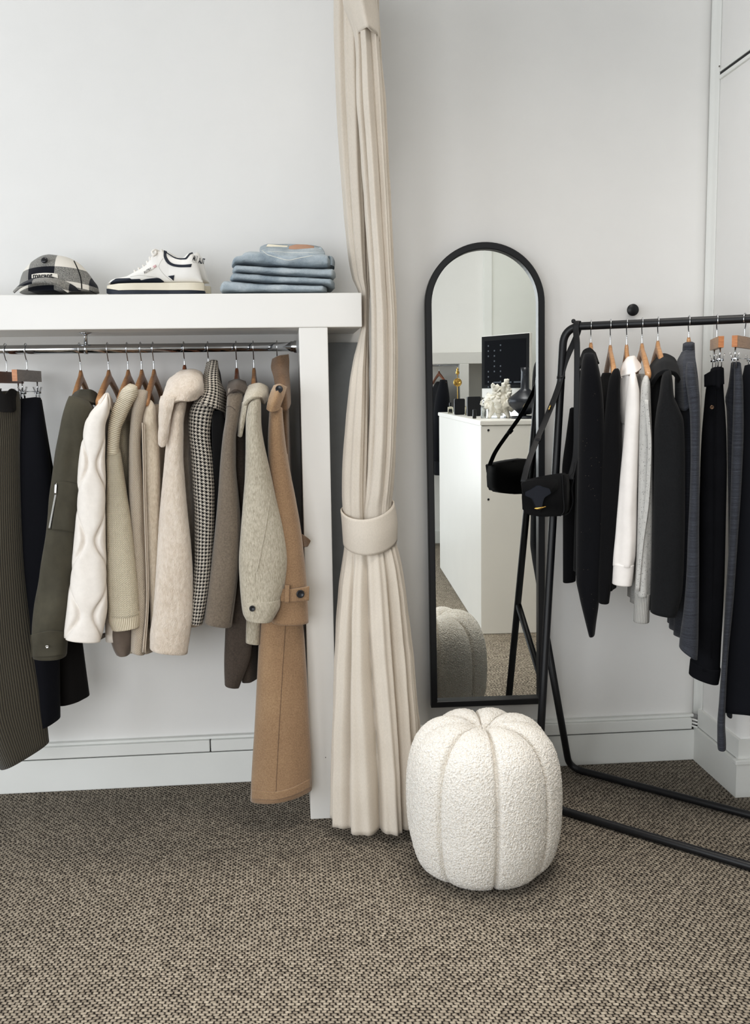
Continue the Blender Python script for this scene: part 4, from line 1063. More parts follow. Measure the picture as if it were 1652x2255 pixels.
# ------------------------------------------------------------------ 12 camel trench coat
hang(610, 'hanger hidden in the collar of the camel coat', 'wood_red', .04, half=.05)
gm, c0 = garment('trench_coat', 610, 'long camel wool trench coat beside the white end panel', 'coat', zpx(610, 1765, -.4))
coat_body(gm, c0, 1.34, zpx(620, 1500, -.3), MT['camel_dark'], shift=.012, near=.17, far=.16, th=.020, seed=10.)
csk = tube_px('coat_skirt', [(596, 1000, 634, 1000), (590, 1150, 642, 1150), (582, 1290, 650, 1290), (572, 1380, 668, 1380), (566, 1480, 674, 1470), (560, 1600, 680, 1590), (554, 1700, 686, 1680), (551, 1762, 687, 1736)], -.385, .055, MT['camel'], gm, M=70, N=80, folds=((3, .9, .006, .2),), wr=.004, wscale=7)
bvs = surf(csk)
patch_on('hem_band', [[(553.5, 1738), (600, 1744), (640, 1736), (684, 1714)], [(553, 1760), (600, 1762), (640, 1754), (684, 1734)]], bvs, MT['camel'], gm, off=.0015, th=.0025, M=8, N=50)
line_on('skirt_seam', [(629, 1372), (621, 1500), (614, 1620), (607, 1760)], bvs, .0011, MT['camel_dark'], gm)
tube_px('sleeve', [(594, 900, 622, 898), (592, 925, 624, 925), (590, 975, 629, 975), (591, 1040, 639, 1035), (596, 1110, 652, 1100), (602, 1180, 663, 1165), (606, 1250, 671, 1235), (604, 1310, 677, 1300), (598, 1368, 680, 1369)], -.425, .05, MT['camel'], gm, M=80, N=64, wr=.003, wscale=9)
patch('collar', [[(602, 792, -.24), (616, 785, -.27), (634, 782, -.25)], [(599, 810, -.27), (616, 806, -.30), (635, 800, -.27)], [(606, 836, -.33), (620, 832, -.35), (635, 826, -.31)], [(611, 870, -.38), (624, 866, -.40), (636, 850, -.34)], [(616, 905, -.41), (628, 905, -.41), (638, 890, -.36)]], MT['camel_dark'], gm, th=.010, M=40, N=24, wr=.003)
tb = patch('shoulder_flap', [[(604, 850, -.43), (616, 847, -.445), (631, 853, -.42)], [(596, 868, -.455), (610, 866, -.475), (625, 872, -.455)], [(590, 890, -.475), (602, 892, -.492), (616, 896, -.475)], [(588, 902, -.478), (598, 907, -.49), (613, 904, -.48)]], MT['camel'], gm, th=.006, M=30, N=24)
disc('button', at(615, 857, -.468), (-.1, -1, .25), .0105, .004, MT['black_button'], tb)
st = patch('cuff_strap', [[(618, 1296, -.478), (640, 1297, -.481), (681, 1291, -.470)], [(618, 1324, -.478), (640, 1326, -.481), (680, 1322, -.470)]], MT['camel'], gm, th=.006, M=10)
patch('strap_loop', [[(628, 1289, -.487), (638, 1289, -.487)], [(627, 1327, -.487), (637, 1327, -.487)]], MT['camel'], st, th=.004, M=12, N=6)
disc('button', at(661.5, 1308, -.482), (.1, -1, .05), .0115, .004, MT['black_button'], st)
patch('belt_end', [[(664, 1176, -.42), (676, 1184, -.40), (683, 1190, -.39)], [(668, 1205, -.42), (675, 1204, -.40), (681, 1194, -.39)]], MT['camel_dark'], gm, th=.006, M=10)
# ------------------------------------------------------------------ black garment rack in the right corner
RH, RB = 1.522, .0125
A_ = atz(1285, 718, RH); B_ = atz(1645, 702, RH)
DR = (B_-A_); DR[2] = 0; DR /= np.linalg.norm(DR)
NR = np.array([DR[1], -DR[0], 0.0]);  NR = NR if NR[1] < 0 else -NR
def railR(px):
    """point of the rail seen at this column of the photograph"""
    lo, hi = -.3, 1.2
    for _ in range(50):
        m = (lo+hi)/2; x = project(A_+DR*m)[0]
        if x < px: lo = m
        else: hi = m
    return A_+DR*lo
rk = empty('garment_rack', (1.1, -.40, 0), 'black tubular metal clothes rack standing at an angle in the right corner', 'clothes rack')
Cn = railR(1242); U0 = atz(1182, 1768, RB); F1 = atz(1640, 1904, RB); F1 = F1+(F1-U0)/np.linalg.norm(F1-U0)*.085; Bk0 = atz(1254, 1690, RB); Bk1 = Bk0+(F1-U0)
CnR = Cn+DR*np.linalg.norm((F1-U0)[:2])
r = .0125
main = fillet([U0+(F1-U0)*.4, U0, Cn, Cn+(CnR-Cn)*.02+DR*.05], .055, 10)
loop = fillet([(CnR+F1)/2, F1, U0, Cn, CnR, (CnR+F1)/2+np.array([0, 0, .001])], .06, 12)
pipe('front_frame', loop, r, MT['black_metal'], rk, N=20)
tJ = (.545-RB)/(RH-RB); J = U0+(Cn-U0)*tJ; JR = F1+(CnR-F1)*tJ
leg = fillet([J, Bk0, Bk1, JR], .05, 12)
pipe('rear_frame', leg, .0118, MT['black_metal'], rk, N=20)
kn = railR(1263)+np.array([0, 0, .0125])
disc('end_cap', kn-np.array([0, 0, .002]), (0, 0, 1), .0062, .010, MT['black_metal'], rk, prof=[(.0045, 0), (.006, .003), (.0068, .006), (.006, .010), (.003, .0125), (.0002, .013)])
for q in (.70,):
    c = U0+(Cn-U0)*.895; d = (Cn-U0)/np.linalg.norm(Cn-U0)
    pipe('joint_sleeve', [c-d*.004, c+d*.004], .0134, MT['black_metal'], rk, N=20)

GR = np.array([-.25, -.97]); GR = GR/np.linalg.norm(GR); GR3 = np.array([GR[0], GR[1], 0])
HG2 = 'hangers on the black rack'
def hangR(px, what, mat='wood', drop=.070, half=.19, sgn=1):
    return wood_hanger('clothes_hanger', railR(px), GR, r, what, HG2, MT[mat], drop, half, sgn=-1)
def planeR(k): return (A_+GR3*k, NR)
def patchR(name, grid, mat, parent, th=.004, M=24, N=36, wr=0., fuzz=0., seed=0.):
    Gd = np.array([[atp(q[0], q[1], A_+GR3*q[2], NR) for q in row] for row in grid]); rr, c, _ = Gd.shape
    A = pchip(np.linspace(0, 1, rr), Gd.reshape(rr, -1), np.linspace(0, 1, M)).reshape(M, c, 3)
    B = pchip(np.linspace(0, 1, c), A.transpose(1, 0, 2).reshape(c, -1), np.linspace(0, 1, N)).reshape(N, M, 3).transpose(1, 0, 2)
    return sheet(name, B, mat, parent, th, wr, 14., seed, fuzz)
def tubeR(name, keys, k, th, mat, parent, **kw): return tube_px(name, keys, 0, th, mat, parent, plane=planeR(k), **kw)
def bodyR(par, px, zs, zhem, mat, near=.17, far=.12, th=.02, shift=0., seed=0., amp=.006, hem_sh=0., **kw):
    c = railR(px)
    return body3d('body', (c[0], c[1]), GR, [(zs+.075, .045, .045, th*.6, shift), (zs+.060, .07, .065, th*.8, shift), (zs+.03, .125, .10, th*.9, shift), (zs, near-.01, far-.01, th, shift), (zs-.06, near, far, th*1.05, shift), (zs-.3, near*.97, far*.97, th*1.1, shift+hem_sh*.5), (zhem, near*.98, far*.98, th*1.15, shift+hem_sh)], mat, par, seed=seed, amp=amp, **kw)
def zR(px, py, k): return float(atp(px, py, A_+GR3*k, NR)[2])
def garR(name, px, label, cat, zb):
    c = railR(px); return empty(name, (c[0], c[1], zb), label, cat, 'clothes on the black rack')
def pr(n, *a, **k): MT[n] = fabric(n, *a, **k)
MT['sparkle'] = speckled('black_sparkle_knit', (9, 10, 15), (150, 140, 120), 170, .10, .4, 1., dens=.60)
pr('black_knit', (8, 8, 11), None, 300, .2, .4, 700, .03)
pr('white_cotton', (236, 231, 227), None, 30, .03, .15, 1400, .05, rough=.8)
MT['grey_fleck'] = speckled('grey_fleck_knit', (188, 187, 184), (84, 82, 84), 270, .24, .5, 1., dens=.50)
MT['grey_fleck_rib'] = ribbed('grey_rib', (186, 185, 181), (146, 144, 141), .005, 0, .6)
pr('charcoal_felt', (29, 30, 32), (20, 21, 23), 220, .2, .4, 800, .05)
MT['slate_heather'] = heather('slate_heather', (76, 79, 87), (42, 44, 51))
MT['slate_dark'] = heather('slate_dark_heather', (52, 54, 61), (32, 34, 40), True, .4)
MT['black_denim'] = denim('black_denim', (19, 20, 25), (10, 11, 15))
pr('navy_black', (15, 17, 24), None, 250, .12, .25, 900, .05)

# R1 sparkly black knit
hangR(1302, 'hanger mostly hidden in the sparkly black knit', 'wood', .060, .15)
gm = garR('knit_top', 1302, 'black knit top with tiny sparkles and a pointed hanging hem', 'top', zR(1303, 1398, .15))
bodyR(gm, 1302, 1.32, zR(1300, 1270, .12), MT['black_knit'], .15, .11, .026, -.012, 1.)
tubeR('sleeve', [(1255, 900, 1272, 900), (1247, 960, 1274, 960), (1238, 1040, 1274, 1040), (1240, 1140, 1271, 1140), (1240, 1281, 1268, 1278)], -.06, .03, MT['black_knit'], gm, M=44, N=40, wr=.002)
tubeR('front_sleeve', [(1286, 780, 1310, 780), (1281, 800, 1317, 802), (1277, 850, 1326, 850), (1275, 900, 1331, 920), (1272, 1030, 1332, 1040), (1270, 1150, 1330, 1170), (1269, 1270, 1322, 1290), (1276, 1310, 1318, 1335), (1288, 1360, 1313, 1370), (1297, 1396, 1310, 1396)], .165, .042, MT['sparkle'], gm, M=80, N=56, wr=.003, folds=((2, .4, .004, .2),))
patchR('collar', [[(1279, 792, .02), (1286, 774, .05), (1298, 768, .06), (1310, 778, .04)], [(1278, 812, .08), (1288, 796, .13), (1304, 790, .14), (1318, 802, .10)]], MT['black_knit'], gm, .008)

# R2 plain black knit
hangR(1345, 'beech hanger carrying the plain black sweater, its arm bare', 'wood', .070, .185)
gm = garR('sweater', 1345, 'plain black fine knit sweater left of the white shirt', 'sweater', zR(1330, 1325, .15))
bodyR(gm, 1345, 1.30, zR(1350, 1295, .1), MT['black_knit'], .16, .12, .024, -.008, 2.)
tubeR('front_sleeve', [(1351, 815, 1364, 814), (1343, 830, 1367, 828), (1338, 860, 1366, 860), (1331, 930, 1366, 930), (1326, 1010, 1368, 1010), (1322, 1120, 1366, 1110), (1319, 1210, 1358, 1210), (1317, 1280, 1348, 1280), (1318, 1324, 1342, 1326)], .175, .036, MT['black_knit'], gm, M=70, N=48, wr=.003)

# R3 white shirt
hangR(1381, 'beech hanger carrying the white shirt', 'wood', .070, .085)
gm = garR('shirt', 1381, 'white cotton shirt among the black clothes', 'shirt', zR(1370, 1288, .18))
bodyR(gm, 1381, 1.31, zR(1378, 1240, .1), MT['white_cotton'], .155, .11, .018, -.006, 3.)
tubeR('sleeve', [(1387, 826, 1400, 822), (1383, 845, 1405, 842), (1380, 868, 1409, 866), (1378, 905, 1410, 905), (1374, 960, 1408, 960), (1367, 1030, 1405, 1030), (1361, 1100, 1403, 1100), (1355, 1170, 1402, 1170), (1351, 1220, 1400, 1222), (1350, 1243, 1396, 1246)], .185, .036, MT['white_cotton'], gm, M=80, N=64, wr=.004, wscale=20, folds=((4, .4, .004, .3),))
cf = tubeR('cuff', [(1350, 1238, 1397, 1243), (1349, 1262, 1395, 1266), (1348, 1283, 1392, 1288)], .186, .037, MT['white_cotton'], gm, M=16, N=48, round_top=0, wr=.001)
patchR('placket', [[(1370, 830, .15), (1382, 826, .17), (1392, 832, .17)], [(1365, 870, .14), (1376, 872, .16), (1386, 872, .17)], [(1362, 900, .13), (1371, 905, .15), (1380, 905, .17)], [(1366, 925, .12), (1371, 932, .14), (1377, 935, .16)]], MT['white_cotton'], gm, .004, M=30, wr=.003)
patchR('collar', [[(1373, 800, .03), (1384, 787, .06), (1396, 785, .07), (1404, 795, .04)], [(1368, 815, .10), (1380, 800, .13), (1394, 798, .14), (1411, 804, .08)], [(1367, 832, .14), (1382, 826, .18), (1398, 822, .18), (1412, 812, .12)]], MT['white_cotton'], gm, .005, M=26, wr=.001)

# R4 grey flecked knit
hangR(1415, 'beech hanger with a bare pale arm carrying the flecked grey knit', 'wood', .068, .195)
gm = garR('flecked_sweater', 1415, 'light grey flecked sweater with ribbed cuff, right of the white shirt', 'sweater', zR(1412, 1366, .19))
bodyR(gm, 1415, 1.295, zR(1418, 1330, .1), MT['grey_fleck'], .165, .11, .018, -.004, 4.)
tubeR('sleeve', [(1418, 830, 1428, 829), (1413, 845, 1432, 843), (1409, 900, 1434, 900), (1406, 1000, 1437, 1000), (1404, 1120, 1437, 1120), (1401, 1220, 1436, 1220), (1397, 1310, 1434, 1310)], .19, .032, MT['grey_fleck'], gm, M=80, N=56, wr=.003, folds=((3, .2, .006, .1),))
tubeR('cuff', [(1398, 1306, 1433, 1306), (1396, 1340, 1431, 1340), (1395, 1366, 1430, 1369)], .19, .031, MT['grey_fleck_rib'], gm, M=20, N=48, round_top=0)
patchR('fold', [[(1420, 880, .225), (1428, 880, .226)], [(1427, 990, .232), (1435, 990, .231)], [(1422, 1090, .232), (1431, 1092, .232)], [(1409, 1200, .232), (1417, 1205, .232)], [(1400, 1300, .23), (1408, 1302, .23)]], MT['grey_fleck'], gm, .006, M=40, N=8)

# R5 charcoal coat
hangR(1450, 'beech hanger standing out of the charcoal coat collar', 'wood', .062, .17)
gm = garR('felt_coat', 1450, 'charcoal felt coat with a high rolled collar', 'coat', zR(1480, 1358, .2))
bodyR(gm, 1450, 1.30, zR(1470, 1345, .1), MT['charcoal_felt'], .165, .10, .026, .008, 5.)
tubeR('sleeve', [(1463, 815, 1478, 815), (1457, 832, 1481, 834), (1452, 870, 1484, 870), (1446, 905, 1494, 895), (1441, 950, 1506, 930), (1440, 1010, 1509, 1010), (1438, 1130, 1509, 1130), (1436, 1230, 1507, 1230), (1433, 1300, 1503, 1300), (1432, 1345, 1490, 1356)], .20, .045, MT['charcoal_felt'], gm, M=80, N=64, wr=.004, wscale=9)
patchR('collar', [[(1424, 828, -.02), (1440, 800, .0), (1462, 782, .02), (1482, 790, .0), (1494, 815, -.02)], [(1428, 838, .10), (1444, 812, .15), (1464, 800, .17), (1484, 806, .14), (1497, 830, .08)], [(1434, 850, .15), (1448, 828, .20), (1466, 818, .22), (1484, 822, .20), (1497, 842, .13)]], MT['charcoal_felt'], gm, .012, M=26, wr=.002)

# R6 slate heather knit
hangR(1518, 'hanger hidden in the rolled neck of the slate heather knit', 'wood', .055, .10)
gm = garR('long_knit', 1518, 'slate blue heathered long knit with horizontal slubs', 'sweater', zR(1520, 1448, .2))
bodyR(gm, 1518, 1.32, zR(1512, 1400, .1), MT['slate_dark'], .15, .11, .024, -.006, 6.)
tubeR('sleeve', [(1512, 800, 1530, 800), (1510, 830, 1535, 830), (1516, 880, 1541, 875), (1520, 920, 1542, 920), (1521, 1000, 1541, 1000), (1519, 1090, 1541, 1090), (1515, 1180, 1540, 1180), (1512, 1260, 1540, 1260), (1506, 1340, 1539, 1340), (1498, 1400, 1538, 1410), (1496, 1422, 1536, 1451)], .20, .036, MT['slate_heather'], gm, M=90, N=56, wr=.003)
tubeR('rolled_neck', [(1504, 757, 1530, 755), (1503, 775, 1531, 775), (1507, 795, 1532, 795), (1510, 825, 1535, 825)], .03, .035, MT['slate_heather'], gm, M=30, N=48, wr=.002, hem_in=False)
patchR('shoulder', [[(1503, 776, .04), (1512, 772, .06), (1530, 772, .05)], [(1492, 800, .06), (1508, 802, .13), (1532, 800, .11)], [(1489, 850, .08), (1508, 850, .18), (1537, 845, .15)], [(1489, 900, .08), (1510, 905, .19), (1541, 880, .17)]], MT['slate_heather'], gm, .008, M=30, wr=.002)

# R7 black jeans
clip_hanger('clip_hanger', railR(1580), (-.32, -.95), r, 'clip hanger with end grain toward the room, holding the black jeans', HG2, MT['wood'], .052, .12, (-.06, .10), .032, -1)
gm = garR('jeans', 1580, 'black jeans with a metal rivet and turned-up cuff', 'jeans', zR(1560, 1500, .1))
tubeR('legs', [(1566, 812, 1594, 810), (1560, 830, 1593, 832), (1554, 860, 1594, 860), (1550, 900, 1597, 900), (1545, 960, 1600, 960), (1542, 1030, 1601, 1030), (1540, 1130, 1599, 1130), (1536, 1250, 1596, 1250), (1530, 1350, 1592, 1350), (1525, 1420, 1588, 1430), (1521, 1462, 1586, 1480)], .08, .04, MT['black_denim'], gm, M=70, N=64, wr=.003, folds=((3, .6, .005, .1),))
tubeR('cuff', [(1520, 1452, 1588, 1474), (1518, 1470, 1586, 1490), (1517, 1481, 1583, 1505)], .08, .044, MT['black_denim'], gm, M=14, N=64, round_top=0)
patchR('waistband', [[(1553, 826, .10), (1566, 818, .125), (1580, 812, .13), (1593, 812, .115)], [(1553, 852, .11), (1566, 850, .13), (1580, 850, .135), (1594, 846, .118)]], MT['black_denim'], gm, .006, M=12)
patchR('side_seam', [[(1576, 838, .132), (1578, 838, .132)], [(1574, 930, .128), (1576, 930, .128)], [(1572, 1200, .124), (1574, 1200, .124)], [(1566, 1450, .122), (1568, 1450, .122)]], MT['black_denim'], gm, .003, M=40, N=3)
bt = disc('rivet', atp(1568, 897, A_+GR3*.128, NR), GR3, .0062, .003, plain('copper_rivet', (120, 98, 80), .4, .8), gm, prof=[(.006, 0), (.006, .002), (.0045, .0032), (.0028, .0022), (.0026, .001), (.0002, .001)])
patchR('belt_loop', [[(1578, 808, .14), (1587, 808, .14)], [(1578, 856, .142), (1587, 856, .142)]], MT['black_denim'], gm, .004, M=8, N=4)

# R8 heather trousers, R9 long dark skirt
clip_hanger('clip_hanger', railR(1641), (-.6, -.8), r, 'wide clip hanger at the right frame edge, bar in shade', HG2, MT['wood'], .052, .13, (-.10, .118), .032, -1)
gm = garR('trousers', 1641, 'slate heathered knit trousers whose leg hangs lowest on the rack', 'trousers', zR(1590, 1646, .1))
tubeR('leg', [(1617, 800, 1632, 800), (1616, 850, 1637, 850), (1614, 930, 1638, 930), (1610, 1050, 1634, 1050), (1606, 1180, 1626, 1180), (1598, 1320, 1616, 1320), (1590, 1450, 1604, 1450), (1584, 1540, 1599, 1540), (1580, 1600, 1597, 1600), (1580, 1636, 1599, 1637), (1581, 1646, 1599, 1648)], .10, .028, MT['slate_heather'], gm, M=90, N=48, wr=.003)
tubeR('rear_leg', [(1610, 800, 1624, 800), (1604, 850, 1622, 850), (1597, 880, 1620, 890), (1600, 900, 1622, 920), (1602, 1000, 1622, 1000), (1604, 1200, 1620, 1200), (1602, 1450, 1616, 1450), (1600, 1570, 1613, 1577)], .04, .03, MT['slate_dark'], gm, M=60, N=40, wr=.003)
gm = garR('long_skirt', 1652, 'long blue-black skirt cut by the right frame edge', 'skirt', zR(1620, 1568, .05))
tubeR('skirt', [(1640, 805, 1690, 805), (1632, 850, 1710, 850), (1630, 930, 1720, 930), (1622, 1060, 1722, 1060), (1610, 1220, 1726, 1220), (1600, 1400, 1730, 1400), (1590, 1565, 1736, 1574)], .06, .03, MT['navy_black'], gm, M=60, N=72, wr=.003, folds=((4, .3, .005, .1),))

# ------------------------------------------------------------------ crossbody bag looped over the end of the rail
BY = -.395
bg_ = empty('crossbody_bag', at(1200, 1138, BY), 'small black suede crossbody bag hung by its strap from the rack corner', 'bag')
f = [at(x, y, BY) for x, y in [(1150, 1058), (1190, 1049), (1234, 1043), (1241, 1050), (1242, 1095), (1243, 1130), (1236, 1137), (1190, 1139), (1158, 1134), (1149, 1126), (1147, 1090)]]
dv = np.array([.040, .048, 0])
prism('bag_body', f, dv, MT['suede'], bg_, bev=.006, smooth=True)
fl = [at(1080+x/7.509, 1000+y/7.509, BY-.008) for x, y in [(520, 470), (640, 440), (900, 420), (1130, 430), (1128, 575), (1010, 650), (900, 720), (870, 800), (860, 900), (825, 975), (745, 890), (690, 740), (575, 690), (540, 640)]]
fp = prism('flap', fl, (0, .012, 0), MT['suede'], bg_, bev=.002, smooth=True)
f2 = [at(1080+x/7.509, 1000+y/7.509, BY-.012) for x, y in [(575, 630), (580, 690), (690, 740), (745, 860), (750, 885), (858, 885), (872, 800), (900, 720), (1010, 650), (980, 570), (880, 545), (830, 520), (770, 520), (720, 555), (660, 590)]]
MT['navy_leather'] = plain('navy_leather', (25, 29, 40), .45, 0, .05, 60, .1, 350, .4)
prism('flap_panel', f2, (0, .005, 0), MT['navy_leather'], fp, bev=.0015)
pipe('clasp', [at(1177, 1119.5, BY-.017), at(1186, 1120, BY-.019), at(1203, 1115.5, BY-.016)], [.0018, .0032, .0018], MT['gold'], fp, N=12, smooth_n=16)
pipe('piping', [at(1238, 1046, BY-.002), at(1240.5, 1090, BY-.002), at(1242, 1126, BY-.002), at(1234, 1137, BY-.002)], .0013, MT['leather'], bg_, N=8, smooth_n=30)
top = railR(1272)
rail_up = np.array([0, 0, 1.0])
sp = []
v1 = [at(1256, 1056, BY+.03), at(1268, 1000, BY+.06), at(1270, 900, -.30), at(1271, 760, -.268)]
lp = [top+NR*.017-np.array([0, 0, .012]), top+NR*.0155+np.array([0, 0, .006]), top+NR*.008+np.array([0, 0, .0150]), top-NR*.008+np.array([0, 0, .0150]), top-NR*.0155+np.array([0, 0, .004]), top-NR*.016-DR*.004-np.array([0, 0, .02])]
v2 = [at(1244, 800, -.225), at(1229, 856, -.235), at(1203, 922, -.262), at(1182, 970, -.300), at(1163, 1022, -.350), at(1153, 1062, -.375)]
st = pipe('strap', v1+lp+v2, .0095, MT['leather'], bg_, N=14, smooth_n=110, flat=.0012, up=DR)
pipe('strap_buckle', [at(1213, 893, -.2545), at(1209, 903, -.2585)], .0030, MT['gold'], st, N=8)
pipe('strap_keeper', [at(1187, 962, -.291), at(1183, 971, -.301)], .0115, MT['leather'], st, N=14, flat=.003, up=DR)
pipe('cord', [at(1265, 1018, -.36), at(1262, 1040, -.37), at(1249, 1055, -.385), at(1245, 1068, -.392)], .0009, MT['charcoal_felt'], bg_, N=6, smooth_n=24)
pipe('cord', [at(1265, 1052, -.372), at(1260, 1076, -.375), at(1262, 1105, -.378), at(1254, 1128, -.38), at(1244, 1135, -.385)], .0011, MT['charcoal_felt'], bg_, N=6, smooth_n=30)

# ------------------------------------------------------------------ black round coat hook on the wall
hk = at(1392, 683, -.02)
ho = disc('coat_hook', (hk[0], -.002, hk[2]), (0, -1, 0), .020, .03, MT['black_metal'], prof=[(.008, 0), (.0075, .018), (.018, .021), (.0198, .024), (.0198, .029), (.0185, .031), (.0002, .031)], N=40)
tag(ho, 'round black knob hook on the wall above the rack', 'hook')
# ------------------------------------------------------------------ things on the shelf
ZT = SZ1+.0008
def pip(poly, pts):
    x, y = pts[:, 0], pts[:, 1]; c = np.zeros(len(pts), bool); n = len(poly)
    for i in range(n):
        x1, y1 = poly[i]; x2, y2 = poly[(i+1) % n]
        if y1 == y2: continue
        k = ((y1 > y) != (y2 > y)) & (x < (x2-x1)*(y-y1)/(y2-y1)+x1); c ^= k
    return c
def paint(o, regions, keep=None):
    """give faces whose centres fall in these outlines of the near side another material"""
    me = o.data; base = np.array(o.matrix_world.translation) if o.parent is None else np.zeros(3)
    C = np.array([tuple(p.center) for p in me.polygons])+base; Nn = np.array([tuple(p.normal) for p in me.polygons])
    Q = project(C)
    for poly, m in regions:
        me.materials.append(m); idx = len(me.materials)-1
        h = pip(poly, Q) & ((Nn*(C-CAM)).sum(1) < 0)
        for i in np.nonzero(h)[0]: me.polygons[int(i)].material_index = idx

# ---- baseball cap
cap = empty('baseball_cap', (at(125, 640, -.24)[0], -.24, SZ1), 'black and white plaid wool baseball cap at the left end of the shelf', 'cap')
K = [(43, 645, 219, 645), (42, 632, 216, 632), (45, 615, 206, 618), (51, 599, 194, 602), (62, 584, 180, 586), (78, 571, 163, 574), (92, 563.5, 146, 567), (104, 560.5, 122, 562)]
K = smooth_keys(K, 56); rows = []
for i, k in enumerate(K):
    L, Rr = at(k[0], k[1], -.225), at(k[2], k[3], -.225)
    w = np.linalg.norm(Rr-L)/2
    P, _, _ = ring_pts(L, Rr, max(.004, w*.86), 72, .95); P += nz(P, 12, 3.)[:, None]*np.array([0, .003, .002]); P[:, 2] = np.maximum(P[:, 2], ZT)
    rows.append(P)
MT['plaid'] = plaid_mat(); MT['plaid_white'] = fabric('white_wool_band', (222, 217, 208), None, 300, .08, .3, 900, .1)
cr = loft('crown', rows, MT['plaid'], cap); set_origin(cr, (at(112, 640, -.3)[0], -.3, SZ1))
E1 = [(34, 641, -.30), (46, 628, -.315), (70, 617, -.33), (100, 613, -.335), (130, 617, -.33), (155, 627, -.32), (178, 641, -.305)]
E3 = [(30, 644.3, -.335), (46, 632, -.36), (68, 623.5, -.375), (95, 621, -.38), (118, 625, -.375), (138, 635, -.36), (150, 644.3, -.345)]
E2 = [((a[0]+b[0])/2, (a[1]+b[1])/2-2, (a[2]+b[2])/2) for a, b in zip(E1, E3)]
bm_ = patch('brim', [E1, E2, E3], MT['plaid'], cap, th=.006, M=24, N=60); set_origin(bm_, (at(75, 640, -.3)[0], -.3, SZ1-.02))
btn = disc('button', at(98.5, 574, -.292), (-.1, -1, .55), .0095, .004, MT['black_button'], cap, prof=[(.009, 0), (.0098, .003), (.0085, .0055), (.004, .0068), (.0002, .007)])
bvc = surf(cr)
fb_ = patch_on('front_band', [[(70, 604.5), (84, 602), (100, 601), (116, 601.5), (127, 603.5)], [(70, 613), (84, 610.5), (100, 609.5), (116, 610), (128, 613)]], bvc, MT['plaid_white'], cap, M=8, N=30, off=.0008, th=.001)
text_on('lettering', 'marant', (72, 611.5), (128, 610.5), 9.5, bvc, MT['black_button'], cap, xs=1.12, bold=.03, off=.0022)
line_on('seam', [(163, 575), (170, 590), (176, 606), (179, 620), (180, 636)], bvc, .0018, MT['black_lining'], cap)

